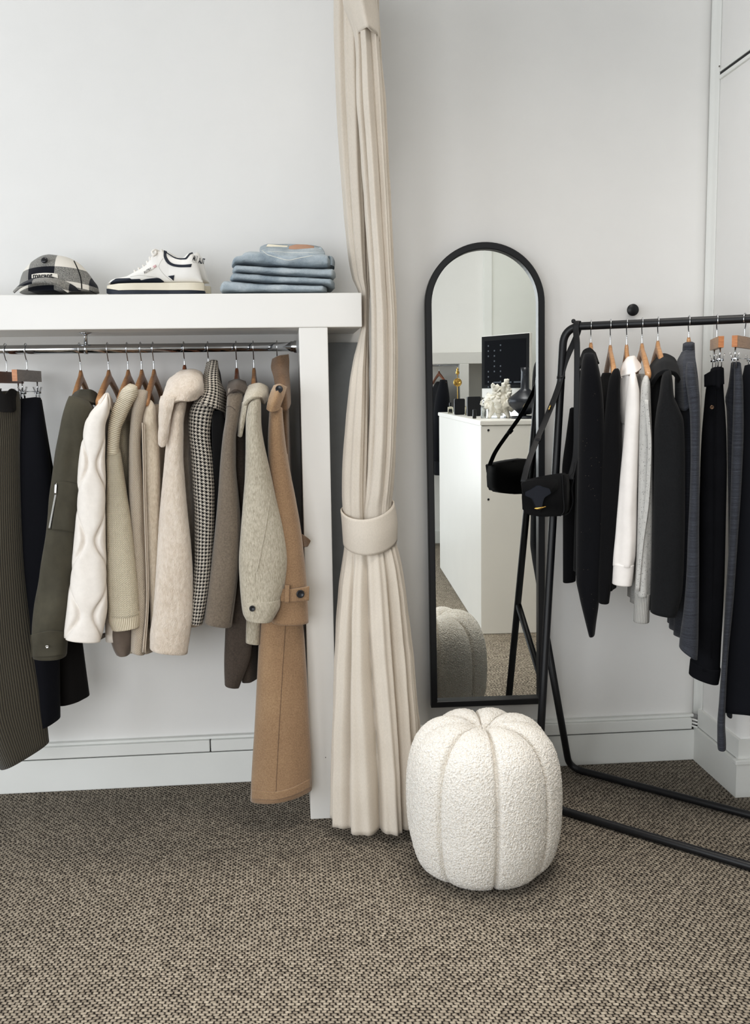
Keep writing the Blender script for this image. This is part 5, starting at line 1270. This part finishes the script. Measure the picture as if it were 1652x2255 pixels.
# ---- pair of trainers
MT['shoe_white'] = plain('white_leather', (232, 230, 226), .5, 0, .015, 30, .1, 300, .3)
MT['shoe_navy'] = plain('navy_leather_shoe', (38, 44, 56), .5, 0, .05, 60, .1, 300, .3)
MT['sole_cream'] = plain('cream_rubber', (222, 214, 196), .6, 0, .02)
MT['lace'] = fabric('cotton_lace', (232, 228, 222), None, 300, .06, .3, 900, .05)
def build_shoe(dx, dY, label, detail):
    Y0 = -.285+dY
    s = empty('sneaker', (at(340+dx, 645, Y0)[0], Y0, SZ1), label, 'shoe', 'pair of trainers on the shelf')
    topl = [(243, 624.5), (248, 618.5), (256, 615), (270, 613), (285, 610), (298, 602), (313, 594), (328, 583), (335, 571), (342, 560), (350, 552.5), (362, 554), (369, 558), (376, 562.5), (384, 566), (394, 568.7), (404, 569), (411, 565), (416, 559), (423, 555.5), (428, 558), (433, 568), (438, 582), (442, 600), (446, 618)]
    tx = np.array([q[0] for q in topl]); ty = np.array([q[1] for q in topl])
    xs = np.concatenate([np.linspace(241.5, 250, 12), np.linspace(251, 440, 240), np.linspace(441, 447, 12)])
    def half(x):
        u = (x-237)/(451-237)
        return .050*np.clip(np.sqrt(np.clip(1-((u-.30)/.315)**2, 0, 1)), 0, 1) if u < .30 else (.050-.011*np.clip((u-.30)/.35, 0, 1)**1.3 if u < .82 else (.039*np.sqrt(max(0, 1-((u-.82)/.19)**2))))
    rows = []; N = 132; a = np.linspace(0, 2*np.pi, N, endpoint=False); ca, sa = np.cos(a), np.sin(a)
    for x in xs:
        yt = np.interp(x, tx, ty); base = at(x+dx, 645, Y0); zt = at(x+dx, yt, Y0)[2]; zb = at(x+dx, 623-2*(x-241)/205, Y0)[2]-.004; zt = max(zt, zb+.003)
        h = max(.004, half(x)-.004); zm = (zb+zt)/2; hz = (zt-zb)/2
        up = (sa > 0); cx = np.sign(ca)*np.abs(ca)**.55
        tall = np.clip((zt-zb-.02)/.08, 0, 1)
        narrow = 1-.42*tall*np.clip(sa, 0, 1)
        sz = np.sign(sa)*np.abs(sa)**.75
        P = np.stack([np.full(N, base[0]), base[1]+cx*h*narrow, zm+sz*hz], 1)
        # opening of the shoe
        if 352 < x < 424:
            k = math.sin(math.pi*(x-352)/72); dip = (np.abs(cx) < .55) & (sa > .3)
            P[dip, 2] -= .022*k
        rows.append(P)
    up_ = loft('upper', rows, MT['shoe_white'], s)
    bv = surf(up_)
    if detail:
        nv = MT['shoe_navy']
        patch_on('toe_overlay', [[(243.5, 622), (250, 617), (257, 613.8), (270, 613), (285, 612.5), (290, 615), (307, 614.5), (311, 617.5), (322, 614.8), (347, 612.2), (361, 620)], [(243, 625), (250, 626), (258, 627), (270, 627), (285, 626.5), (291, 626), (307, 625.5), (312, 625), (323, 624.5), (347, 623), (361, 621)]], bv, nv, s, M=14, N=80)
        patch_on('collar_stripe', [[(361, 551), (360.5, 562), (364, 573), (372, 582), (384, 586.8), (400, 588.5), (420.5, 588.2)], [(367.5, 553.5), (366.5, 562), (370, 571), (377, 578.5), (388, 582.3), (402, 583.2), (422.5, 581.3)]], bv, nv, s, M=8, N=60)
        patch_on('collar_rim', [[(364, 553.2), (376, 561), (386, 566.5), (398, 569), (407, 568.5), (413.5, 562), (418, 557.5), (424, 555.8)], [(364.5, 556), (376, 563.5), (386, 568.8), (398, 571.2), (409, 570.8), (415.5, 564.5), (419.5, 560), (425, 558)]], bv, nv, s, M=5, N=60)
        patch_on('side_triangle', [[(370, 608.2), (384, 606)], [(376.5, 613), (383, 612)], [(381.8, 618), (382.2, 618)]], bv, nv, s, M=12, N=8)
    def slab(name, z0, z1, grow, mat, x0=237.5, x1=452, lift=None):
        rows = []
        L_ = [at(x+dx, 645, Y0)[0] for x in np.linspace(x0, x1, 70)]; xp = np.linspace(x0, x1, 70)
        top = []; 
        nearp = [(L_[i], Y0-half(np.clip(xp[i], 238.2, 450.6))-grow) for i in range(70)]; farp = [(L_[i], Y0+half(np.clip(xp[i], 238.2, 450.6))+grow) for i in range(69, -1, -1)]
        loopp = nearp+farp
        for z, g in ((z0, -.001), (z0+.001, 0), (z1-.002, 0), (z1, -.002)):
            rr = []
            for (x, y) in loopp:
                f_ = (x-L_[0])/(L_[-1]-L_[0]); zz = z+(lift(f_, z) if lift else 0); rr.append((x, Y0+(y-Y0)*(1+g*10), zz))
            rows.append(rr)
        return loft(name, rows, mat, s, smooth=False)
    toe = lambda f_, z: .006*max(0, 1-f_/.12)**2 if z < ZT+.004 else .0
    slab('outsole', ZT, ZT+.0115, .002, MT['shoe_navy'], lift=lambda f_, z: (toe(f_, z) if z < ZT+.004 else .0075*max(0, 1-abs(f_)/.13)))
    slab('midsole', ZT+.0118, ZT+.0305, .0015, MT['sole_cream'], 239, 450.5, lift=lambda f_, z: (.0075*max(0, 1-abs(f_)/.13) if z < ZT+.02 else .0035*f_-.003*max(0, 1-abs(f_)/.13)))
    for i, (x, y) in enumerate([(299, 600), (308, 595), (318, 589), (327, 581), (333, 572), (339, 563), (345, 556)]):
        c = at(x+dx, y, Y0); w = .020+.002*i
        pipe('lace', [c+np.array([.002, -w, -.006]), c+np.array([-.002, -w*.5, .003]), c+np.array([-.003, 0, .005]), c+np.array([0, w*.5, .003]), c+np.array([.002, w, -.006])], .0036 if i > 2 else .0026, MT['lace'], s, N=10, smooth_n=20)
    if detail:
        c = at(350+dx, 553, Y0-.01)
        pipe('lace_bow', [c, c+np.array([-.010, -.012, .002]), c+np.array([-.018, -.02, -.006]), c+np.array([-.012, -.024, -.014]), c+np.array([-.003, -.015, -.006])], .003, MT['lace'], s, N=10, smooth_n=26)
        lab = patch_on('side_label', [[(314, 599.5), (342.5, 582.5)], [(318.5, 603.5), (345, 588)]], bv, MT['lace'], s, M=5, N=16, off=.0014)
        patch_on('flag', [[(336.5, 586.2), (342.3, 582.8)], [(339, 590.5), (344.6, 587.6)]], bv, plain('faded_red', (214, 176, 178), .6), lab, M=4, N=5, off=.0024)
        text_on('lettering', 'AUTRY', (318.2, 602.6), (334, 593.2), 5.2, bv, MT['shoe_navy'], lab, xs=.78, bold=.01, off=.0034)
        seam_m = plain('seam_grey', (190, 188, 184), .7)
        line_on('seam', [(359, 569), (353, 578), (350, 587), (355, 597), (366, 609), (379, 619)], bv, .0007, seam_m, s)
        line_on('seam', [(287, 609.5), (305, 606.5), (325, 608), (346, 611)], bv, .0007, seam_m, s)
        line_on('seam', [(421, 574), (427, 578), (433, 577)], bv, .0007, seam_m, s)
    text_on('heel_lettering', 'AU' if detail else 'AUT', (424+(0 if detail else 12.5), 573 if detail else 579), (436+(0 if detail else 12.5), 575.5 if detail else 581), 11.5, bv, MT['shoe_navy'], s, xs=.42, bold=.03)
    return s
build_shoe(0, -.005, 'white and navy leather trainer, nearest of the pair on the shelf', True)
build_shoe(14, .085, 'white leather trainer half hidden behind its twin, only the heel showing', False)

# ---- four folded jeans
MT['denim1'] = denim('light_denim', (196, 204, 209), (128, 141, 151)); MT['denim2'] = denim('mid_denim', (184, 193, 199), (116, 130, 141))
def fold_jean(keys, Yc, hd, mat, label, fold2=None, e=.55):
    """keys: x, y top, y bottom"""
    K = smooth_keys([(k[0], k[1], k[0], k[2]) for k in keys], 80); N = 64
    a = np.linspace(0, 2*np.pi, N, endpoint=False); ca, sa = np.cos(a), np.sin(a); rows = []
    for i, k in enumerate(K):
        yb = min(k[3], 645.0); T, Bm = at(k[0], k[1], Yc-hd*.8), at(k[0], yb, Yc-hd*.8); zt, zb = T[2], max(ZT, Bm[2]); zt = max(zt, zb+.003)
        t = i/(len(K)-1); end = min(1, .55+.45*math.sqrt(min(1, min(t, 1-t)/.05)))
        cx = np.sign(ca)*np.abs(ca)**.5; sx = np.sign(sa)*np.abs(sa)**.62
        P = np.stack([np.full(N, T[0])+0*a, Yc+cx*hd*end, (zt+zb)/2+sx*(zt-zb)/2*end], 1)
        P[:, 0] += .004*np.sin(ca*2.2+t*3)
        P += (np.stack([0*a, np.sign(ca), np.sign(sa)*.4], 1))*(.0030*nz(P*np.array([.5, 1, 1]), 42, Yc+zb)+.0014*nz(P*np.array([.8, 1, 1.6]), 110, Yc))[:, None]
        P[:, 2] = np.maximum(P[:, 2], ZT)
        rows.append(P)
    o = loft('folded_jeans', rows, mat); x = [k[0] for k in keys]
    move_origin(o, (float(at((x[0]+x[-1])/2, 640, Yc)[0]), Yc, float(np.array(rows)[..., 2].min())))
    return tag(o, label, 'jeans', 'folded jeans on the shelf')
fold_jean([(485.5, 634, 639), (490, 625, 645), (498, 617.5, 645), (520, 618, 645), (545, 620.5, 645), (580, 623.5, 645), (620, 625.5, 645), (670, 627, 645), (716, 628.5, 645), (719, 630, 645)], -.21, .125, MT['denim1'], 'light blue folded jeans at the bottom of the stack')
fold_jean([(508, 611, 615), (514, 603, 619), (522, 600.5, 619), (545, 602, 620), (580, 604.5, 623), (620, 607.5, 625), (670, 609.5, 626.5), (715, 613, 628), (730, 614, 633), (736, 616, 637)], -.215, .12, MT['denim2'], 'folded jeans second from the bottom of the stack')
fold_jean([(513, 592, 598), (517, 587, 601), (526, 583, 601), (560, 584.5, 603), (610, 588, 606.5), (650, 590, 609), (700, 591.5, 611.5), (732, 590.5, 612.5), (738, 595, 611)], -.21, .125, MT['denim1'], 'folded jeans third from the bottom, directly below the leather patch pair')
o4 = fold_jean([(512, 580, 586), (517, 570, 585), (525, 563, 583), (536, 561, 582.5), (541, 555, 582.5), (555, 552, 583), (575, 552.5, 585), (610, 557, 587), (640, 559, 589), (670, 557, 590), (700, 556, 590), (718, 560, 589.5), (722, 566, 588), (727, 570, 588)], -.215, .12, MT['denim2'], 'topmost folded jeans with a tan leather waist patch')
wb = patch('back_panel', [[(575, 545, -.20), (590, 539.5, -.21), (630, 540, -.22), (680, 541.5, -.22), (706, 546, -.20)], [(572, 552, -.26), (592, 549, -.275), (640, 552, -.28), (690, 550, -.275), (712, 553, -.26)], [(577, 556, -.31), (600, 560, -.325), (640, 571, -.335), (690, 561, -.325), (716, 560, -.30)]], MT['denim1'], o4, th=.006, wr=.002)
bandw = patch('waistband', [[(588, 539, -.225), (632, 541, -.235), (690, 542.5, -.235), (704, 546, -.215)], [(586, 543.5, -.235), (630, 546.5, -.245), (690, 550.5, -.245), (708, 553, -.225)]], MT['denim2'], o4, th=.006, M=10)
tag(patch('leather_patch', [[(637, 543.0, -.262), (655, 539, -.264), (675, 539.5, -.264), (692, 543.0, -.262)], [(636, 549, -.275), (655, 550, -.277), (675, 551, -.277), (689.5, 553, -.275)]], plain('tan_leather', (170, 134, 112), .6, 0, .05), bandw, th=.003, M=10), 'tan leather patch')
tag(patch('paper_label', [[(590, 538, -.25), (635, 541.5, -.252)], [(586, 543, -.253), (631, 546.5, -.255)]], plain('cream_label', (226, 218, 198), .7), bandw, th=.002, M=6), 'cream fabric label')
stm = plain('pale_stitch', (214, 214, 206), .8)
bvj = surf(o4, wb); line_on('pocket_stitching', [(577, 551), (588, 560), (610, 567), (628, 572), (641, 572.5), (655, 569), (688, 563)], bvj, .0009, stm, o4)
line_on('fold_stitching', [(590, 553), (640, 556), (690, 556)], bvj, .0007, stm, o4)
patch('belt_loop', [[(701, 546, -.26), (708, 545, -.262)], [(704, 556, -.268), (711, 554, -.268)]], MT['denim1'], o4, th=.004, M=8, N=6)
tube_px('inner_leg', [(722, 566, 735, 570), (722, 575, 738, 580), (722, 588, 737, 590)], -.24, .06, MT['denim2'], o4, M=20, N=32, wr=.003)
# ------------------------------------------------------------------ what stands in the room beyond the photographer, seen in the mirror
cA = amz(1060, 1397, 0); cB = amz(968, 1250, 0); cC = amz(1180, 1402, 0)
dl = (cB-cA); Ll = np.linalg.norm(dl); dl /= Ll
dw = np.array([-dl[1], dl[0], 0]); dw = dw if dw[0] > 0 else -dw
CH = 1.160
dk = empty('reception_desk', cA+dl*Ll/2+dw*.3, 'tall white reception counter reflected in the mirror', 'counter')
def obox(name, o, ux, uy, sx, sy, z0, z1, mat, parent, bev=.003):
    P = [o, o+ux*sx, o+ux*sx+uy*sy, o+uy*sy]
    return prism(name, [np.array([p[0], p[1], z0]) for p in P], (0, 0, z1-z0), mat, parent, bev)
WD = .9
obox('counter_front', cA+dl*.004+dw*.004, dl, dw, Ll-.008, .02, 0, CH-.026, MT['shelf'], dk)
obox('end_panel', cA, dw, dl, WD, .02, 0, CH-.026, MT['shelf'], dk)
obox('counter_top', cA-dl*.004-dw*.004, dl, dw, Ll, WD, CH-.025, CH, MT['shelf'], dk)
for py in (934, 1107):
    q = atp(1075 if py == 934 else 1066, py, MPL-MN*((cA-MPL) @ MN*-1), MN)
    X = unmirror(q); X = np.array([X[0], X[1], X[2]])
    t_ = cA+dw*.04; disc('screw_cap', (t_[0], t_[1], CH-.05 if py == 934 else .74), -dl, .006, .002, MT['black_button'], dk, N=14)

def on_top(px, py):
    """place on the counter top whose base is seen here in the mirror"""
    return amz(px, py, CH)
def on_desk(px, t):
    """spot on the counter t in from its long edge, at this column of the mirror image"""
    lo, hi = .01, Ll-.02
    for _ in range(50):
        m = (lo+hi)/2; P = cA+dl*m+dw*t; P[2] = CH
        if project(unmirror(P))[0] > px: lo = m
        else: hi = m
    P = cA+dl*lo+dw*t; P[2] = CH; return P
# coral
co = on_top(1098, 921); MT['coral'] = plain('white_coral', (240, 237, 229), .95, 0, .04, 60, .5, 120, .1)
crl = empty('coral', co, 'white branching coral ornament on the counter', 'ornament')
rg = random.Random(4)
def limb(p, d, L, r0, depth):
    pts = [p]; q = np.array(p, float); v = np.array(d, float); n = 6
    for i in range(n):
        v = v+np.array([rg.uniform(-.25, .25), rg.uniform(-.25, .25), rg.uniform(-.1, .2)]); v /= np.linalg.norm(v); q = q+v*L/n; pts.append(q.copy())
    rad = [r0*(1-.35*i/n)*(1+.25*math.sin(2.3*i+rg.random()*3)) for i in range(n+1)]; rad[-1] *= .6
    o = pipe('branch', pts, rad, MT['coral'], crl, N=14, smooth_n=26)
    me = o.data
    for vt in me.vertices:
        w = Vector(vt.co); k = mnoise.noise(w*70)*.006+mnoise.noise(w*160)*.003; vt.co = w+Vector(vt.normal)*k
    if depth > 0:
        for _ in range(2):
            i = rg.randint(3, n); dd = v+np.array([rg.uniform(-1, 1), rg.uniform(-1, 1), rg.uniform(-.3, .9)]); limb(pts[i], dd/np.linalg.norm(dd), L*.55, r0*.72, depth-1)
sc_ = 1.0
for dx, dy, dz, L in [(-.9, .1, .6, .12), (.1, 0, 1.2, .155), (.9, .1, .55, .11), (-.45, -.5, .75, .12), (.55, -.4, .8, .12), (-.9, -.2, .05, .10), (.8, -.2, .0, .10), (0, .8, .5, .10), (-.1, -.9, .25, .09), (.5, .3, .9, .12), (-.5, .3, .95, .12), (.3, -.8, .5, .09), (-.6, -.6, .3, .09)]:
    d = np.array([dx, dy, dz]); d /= np.linalg.norm(d); limb(co+np.array([0, 0, .055]), d, L*.86, .026, 1)
for vx in (-.055, .0, .06):
    pipe('foot', [co+np.array([vx, .01, 0.001]), co+np.array([vx*.8, .0, .03]), co+np.array([vx*.4, 0, .07])], [.008, .016, .022], MT['coral'], crl, N=12, smooth_n=12)
# perfume bottles and boxes
def bottle(px, t, w, h, hcap, name='perfume_bottle', label='', liquid=(225, 222, 205), cap=(15, 16, 20)):
    b = on_desk(px, t); e = empty(name, b, label, 'perfume bottle', 'perfumes on the counter')
    lathe('glass', b, [(w*.94, .0005), (w, .004), (w, h*.82), (w*.9, h*.9), (w*.35, h*.94), (w*.32, h)], glassy(name+'_glass', liquid, .05, .85), e, N=24, e=.35)
    lathe('cap', b, [(w*.42, h*.97), (w*.44, h+.002), (w*.44, h+hcap-.003), (w*.36, h+hcap)], plain('bottle_cap', cap, .3), e, N=20)
    v = CAM-b; v = MPL-b; v[2] = 0; v /= np.linalg.norm(v); u = np.array([-v[1], v[0], 0])
    P = [b+v*w*1.03+u*k*w*.6+np.array([0, 0, z]) for k, z in ((-1, h*.22), (1, h*.22), (1, h*.62), (-1, h*.62))]
    prism('label', P, -v*.0012, MT['black_button'], e)
bottle(992, .04, .019, .050, .026, label='clear square perfume bottle with black cap at the left end of the counter')
bottle(1030, .09, .018, .062, .0, label='pale perfume bottle between the two black boxes', liquid=(190, 180, 150))
bx = plain('black_box', (16, 18, 24), .6)
def carton(px, t, w, d, h, label):
    b = on_desk(px, t); o = obox('gift_box', b-dw*w/2, dw, dl, w, d, CH+.001, CH+h, bx, None, .004); move_origin(o, b+np.array([0, 0, .001])); tag(o, label, 'box', 'black boxes on the counter')
carton(1013, .055, .068, .05, .105, 'smaller rounded black box beside the square perfume bottle')
carton(1045, .10, .085, .06, .120, 'taller black box just left of the monitor')
b = on_desk(1045, .025); o = lathe('lipstick', b, [(.0095, .0008), (.011, .002), (.011, .028), (.010, .030), (.010, .050), (.009, .052)], MT['black_gloss'], N=24); move_origin(o, b); tag(o, 'small glossy black lipstick tube standing at the counter edge', 'lipstick')
b = on_desk(1067, .085); e = empty('spray_bottle', b, 'clear glass flacon just left of the coral', 'perfume bottle', 'perfumes on the counter')
lathe('glass', b, [(.018, .0006), (.02, .004), (.02, .06), (.016, .07), (.008, .073), (.008, .085)], glassy('flacon_glass', (235, 238, 238), .03, .9), e, N=24)
lathe('cap', b, [(.010, .084), (.011, .086), (.011, .105), (.009, .107)], MT['chrome'], e, N=20)
b = on_desk(1003, .14); e = empty('brass_ornament', b, 'slim brass stand with a small disc behind the perfume', 'ornament')
lathe('base', b, [(.026, .001), (.027, .006), (.02, .010), (.004, .014)], MT['gold'], e, N=24)
pipe('stem', [b+np.array([0, 0, .01]), b+np.array([0, 0, .30])], .0028, MT['gold'], e, N=10)
dd = MPL-b; dd[2] = 0; dd /= np.linalg.norm(dd)
disc('round_disc', b+np.array([0, 0, .215])-dd*.006, dd, .030, .012, MT['gold'], e, prof=[(.018, 0), (.029, .003), (.031, .006), (.029, .010), (.018, .012), (.016, .008), (.0003, .007)])
lathe('finial', b, [(.002, .270), (.012, .276), (.014, .290), (.006, .300), (.010, .310), (.002, .322)], MT['gold'], e, N=18)
# monitor, turned partly away
m0 = on_top(1105, 912)+dl*.42+dw*.02
yawm = math.atan2((CAM-m0)[1]*0+(MPL-m0)[1], (MPL-m0)[0])
q1 = amd(1066, 737, 2.42); q2 = amd(1163, 741, 2.42); q3 = amd(1056, 880, 2.42)
cx_ = (q1+q2)/2; toM = MPL-cx_; toM[2] = 0; toM /= np.linalg.norm(toM)
wv = q2-q1; wv[2] = 0; wl = np.linalg.norm(wv); wv /= wl
mang = R(52); wv2 = wv*math.cos(mang)-toM*math.sin(mang)*(-1); wv2 /= np.linalg.norm(wv2); nv = np.cross(wv2, [0, 0, 1.0]); nv = nv if nv @ toM > 0 else -nv
MW = wl/math.cos(mang)*1.02; zt_, zb_ = q1[2], CH+.115
mo = empty('computer_monitor', np.array([cx_[0], cx_[1], CH]), 'white-backed computer monitor with a dark screen on the counter', 'monitor')
def mq(u, z, d): return cx_+wv2*u+nv*d+np.array([0, 0, z-cx_[2]])
def mrect(name, u0, u1, z0, z1, d0, d1, mat, par, bev=.0): return prism(name, [mq(u0, z0, d0), mq(u1, z0, d0), mq(u1, z1, d0), mq(u0, z1, d0)], nv*(d1-d0), mat, par, bev)
mrect('casing', -MW/2, MW/2, zb_, zt_, -.012, .008, MT['shelf'], mo, .004)
scm = mrect('screen', -MW/2+.004, MW/2-.004, zb_+.055, zt_-.004, .0075, .0095, plain('dark_bezel', (10, 11, 14), .5, 0, .02, spec=.08), mo)
dsp = mrect('display', -MW/2+.03, MW/2-.03, zb_+.075, zt_-.03, .0092, .0100, emis('dark_desktop', (9, 11, 17), .1), scm)
dsp.data.materials[0].node_tree.nodes['Principled BSDF'].inputs['Specular IOR Level'].default_value = .04
icm = emis('icon_grey', (70, 76, 86), .1)
for i in range(9):
    for j in range(3):
        if (i*3+j*5) % 7 in (2, 5): continue
        u = -MW/2+.06+j*.055; z = zt_-.055-i*.030
        mrect('icon', u, u+.011, z-.009, z, .0098, .0104, icm, dsp)
for k in range(3): mrect('icon', -.10+k*.09, -.03+k*.09, zb_+.085, zb_+.093, .0098, .0104, icm, dsp)
mrect('stand', -.07, .07, CH+.012, zb_+.12, -.05, -.035, MT['chrome'], mo, .002)
mrect('foot', -.09, .09, CH+.001, CH+.012, -.10, .08, MT['chrome'], mo, .003)
# desk lamp
l0 = amd(1156, 900, 2.2); l0[2] = CH
la = empty('desk_lamp', l0, 'dark grey metal lamp with a funnel-shaped shade beside the monitor', 'lamp')
gm_ = plain('gunmetal', (52, 54, 60), .3, .4, .03)
lathe('base', l0, [(.075, .001), (.078, .006), (.07, .014), (.012, .018)], gm_, la, N=36)
lathe('stem', l0, [(.009, .015), (.009, .10)], gm_, la, N=16)
lathe('shade', l0, [(.030, .022), (.085, .072), (.097, .098), (.091, .114), (.045, .148), (.024, .166), (.021, .255), (.024, .283), (.0005, .284)], gm_, la, N=44)
# papers and keyboard
b = on_top(1150, 914)+dl*.1; o = obox('paper_tray', b-dw*.12, dw, dl, .34, .22, CH+.001, CH+.045, MT['trim'], None, .003); move_origin(o, b); tag(o, 'low white paper tray on the counter behind the coral', 'tray')

# far side of the room: second niche with shelf, rail and a dark coat
n1 = amz(957, 1196, 0); FY = n1[1]
wl0 = amd(1083, 600, -n1[1]); wlp = unmirror(atp(1083, 600, (0, -2*0-FY, 0), (0, 1, 0)))
def amy(px, py, Y):
    lo, hi = .5, 9.
    for _ in range(60):
        m = (lo+hi)/2; X = amd(px, py, m)
        if X[1] > Y: lo = m
        else: hi = m
    return amd(px, py, (lo+hi)/2)
FYw = FY
pE = amy(1083, 600, FYw); pE2 = amy(1065, 600, FYw)
struct(box('wall_far', (-.05, FYw-.12, 0), (max(pE[0], .6), FYw, ZC), MT['wall'], bev=0))
xe = pE[0]; xw = pE2[0]
struct(box('trim_13', (min(xe, xw), FYw-.02, 0), (max(xe, xw), FYw+.03, ZC), MT['trim'], bev=.004))
struct(box('wall_partition', (max(xe, xw), FYw-.12, 0), (XR, FYw+.02, ZC), MT['wall2'], bev=0))
struct(box('baseboard_far', (-.05, FYw, 0), (xe, FYw+.02, .11), MT['trim'], bev=.003))
YS = FYw+.34
sa_, sb_ = amy(930, 765, YS), amy(1060, 790, YS)
su2 = empty('shelf_unit', (sa_[0], FYw+.17, 0), 'white shelf unit across the room, reflected in the mirror', 'shelf')
xs0, xs1 = -.0, sb_[0]
box('shelf_board', (xs0, FYw, 1.53), (xs1+.25, YS, 1.625), MT['shelf'], su2, bev=.003)
e0, e1 = amy(1013, 850, YS), amy(1033, 850, YS)
box('end_panel', (min(e0[0], e1[0]), FYw, 0), (max(e0[0], e1[0]), YS, 1.53), MT['shelf'], su2, bev=.003)
rz = amy(980, 803, FYw+.18)
r2 = pipe('hanging_rail', [(xs0+.02, FYw+.18, rz[2]), (min(e0[0], e1[0])+.001, FYw+.18, rz[2])], .0125, MT['chrome'], su2, N=16)
ck = amy(967, 803, FYw+.18); cp = np.array([ck[0], FYw+.18, rz[2]])
wood_hanger('clothes_hanger', cp, (.25, 1), .0125, 'hanger holding the dark coat across the room', None, MT['wood_red'], .06, .18)
fb = amy(967, 1046, FYw+.30)
dc = empty('dark_coat', (cp[0], cp[1], fb[2]), 'dark navy coat on the far rail, seen at the left edge of the mirror', 'coat')
body3d('body', (cp[0], cp[1]), (.25, 1), [(1.39, .04, .04, .015), (1.36, .09, .09, .03), (1.32, .16, .13, .04), (1.2, .18, .14, .05), (fb[2], .19, .14, .075)], MT['navy_black'], dc, seed=2.)
sgn = 1
sx = np.array([.2, .98, 0])*.17
pipe('sleeve', [cp+sx*.85+np.array([0, 0, -.13]), cp+sx*1.05+np.array([-.02, 0, -.3]), cp+sx*1.1+np.array([-.045, 0, -.55]), cp+sx*1.1+np.array([-.06, 0, fb[2]-rz[2]+.12])], [.03, .06, .062, .05], MT['navy_black'], dc, N=20, smooth_n=24)
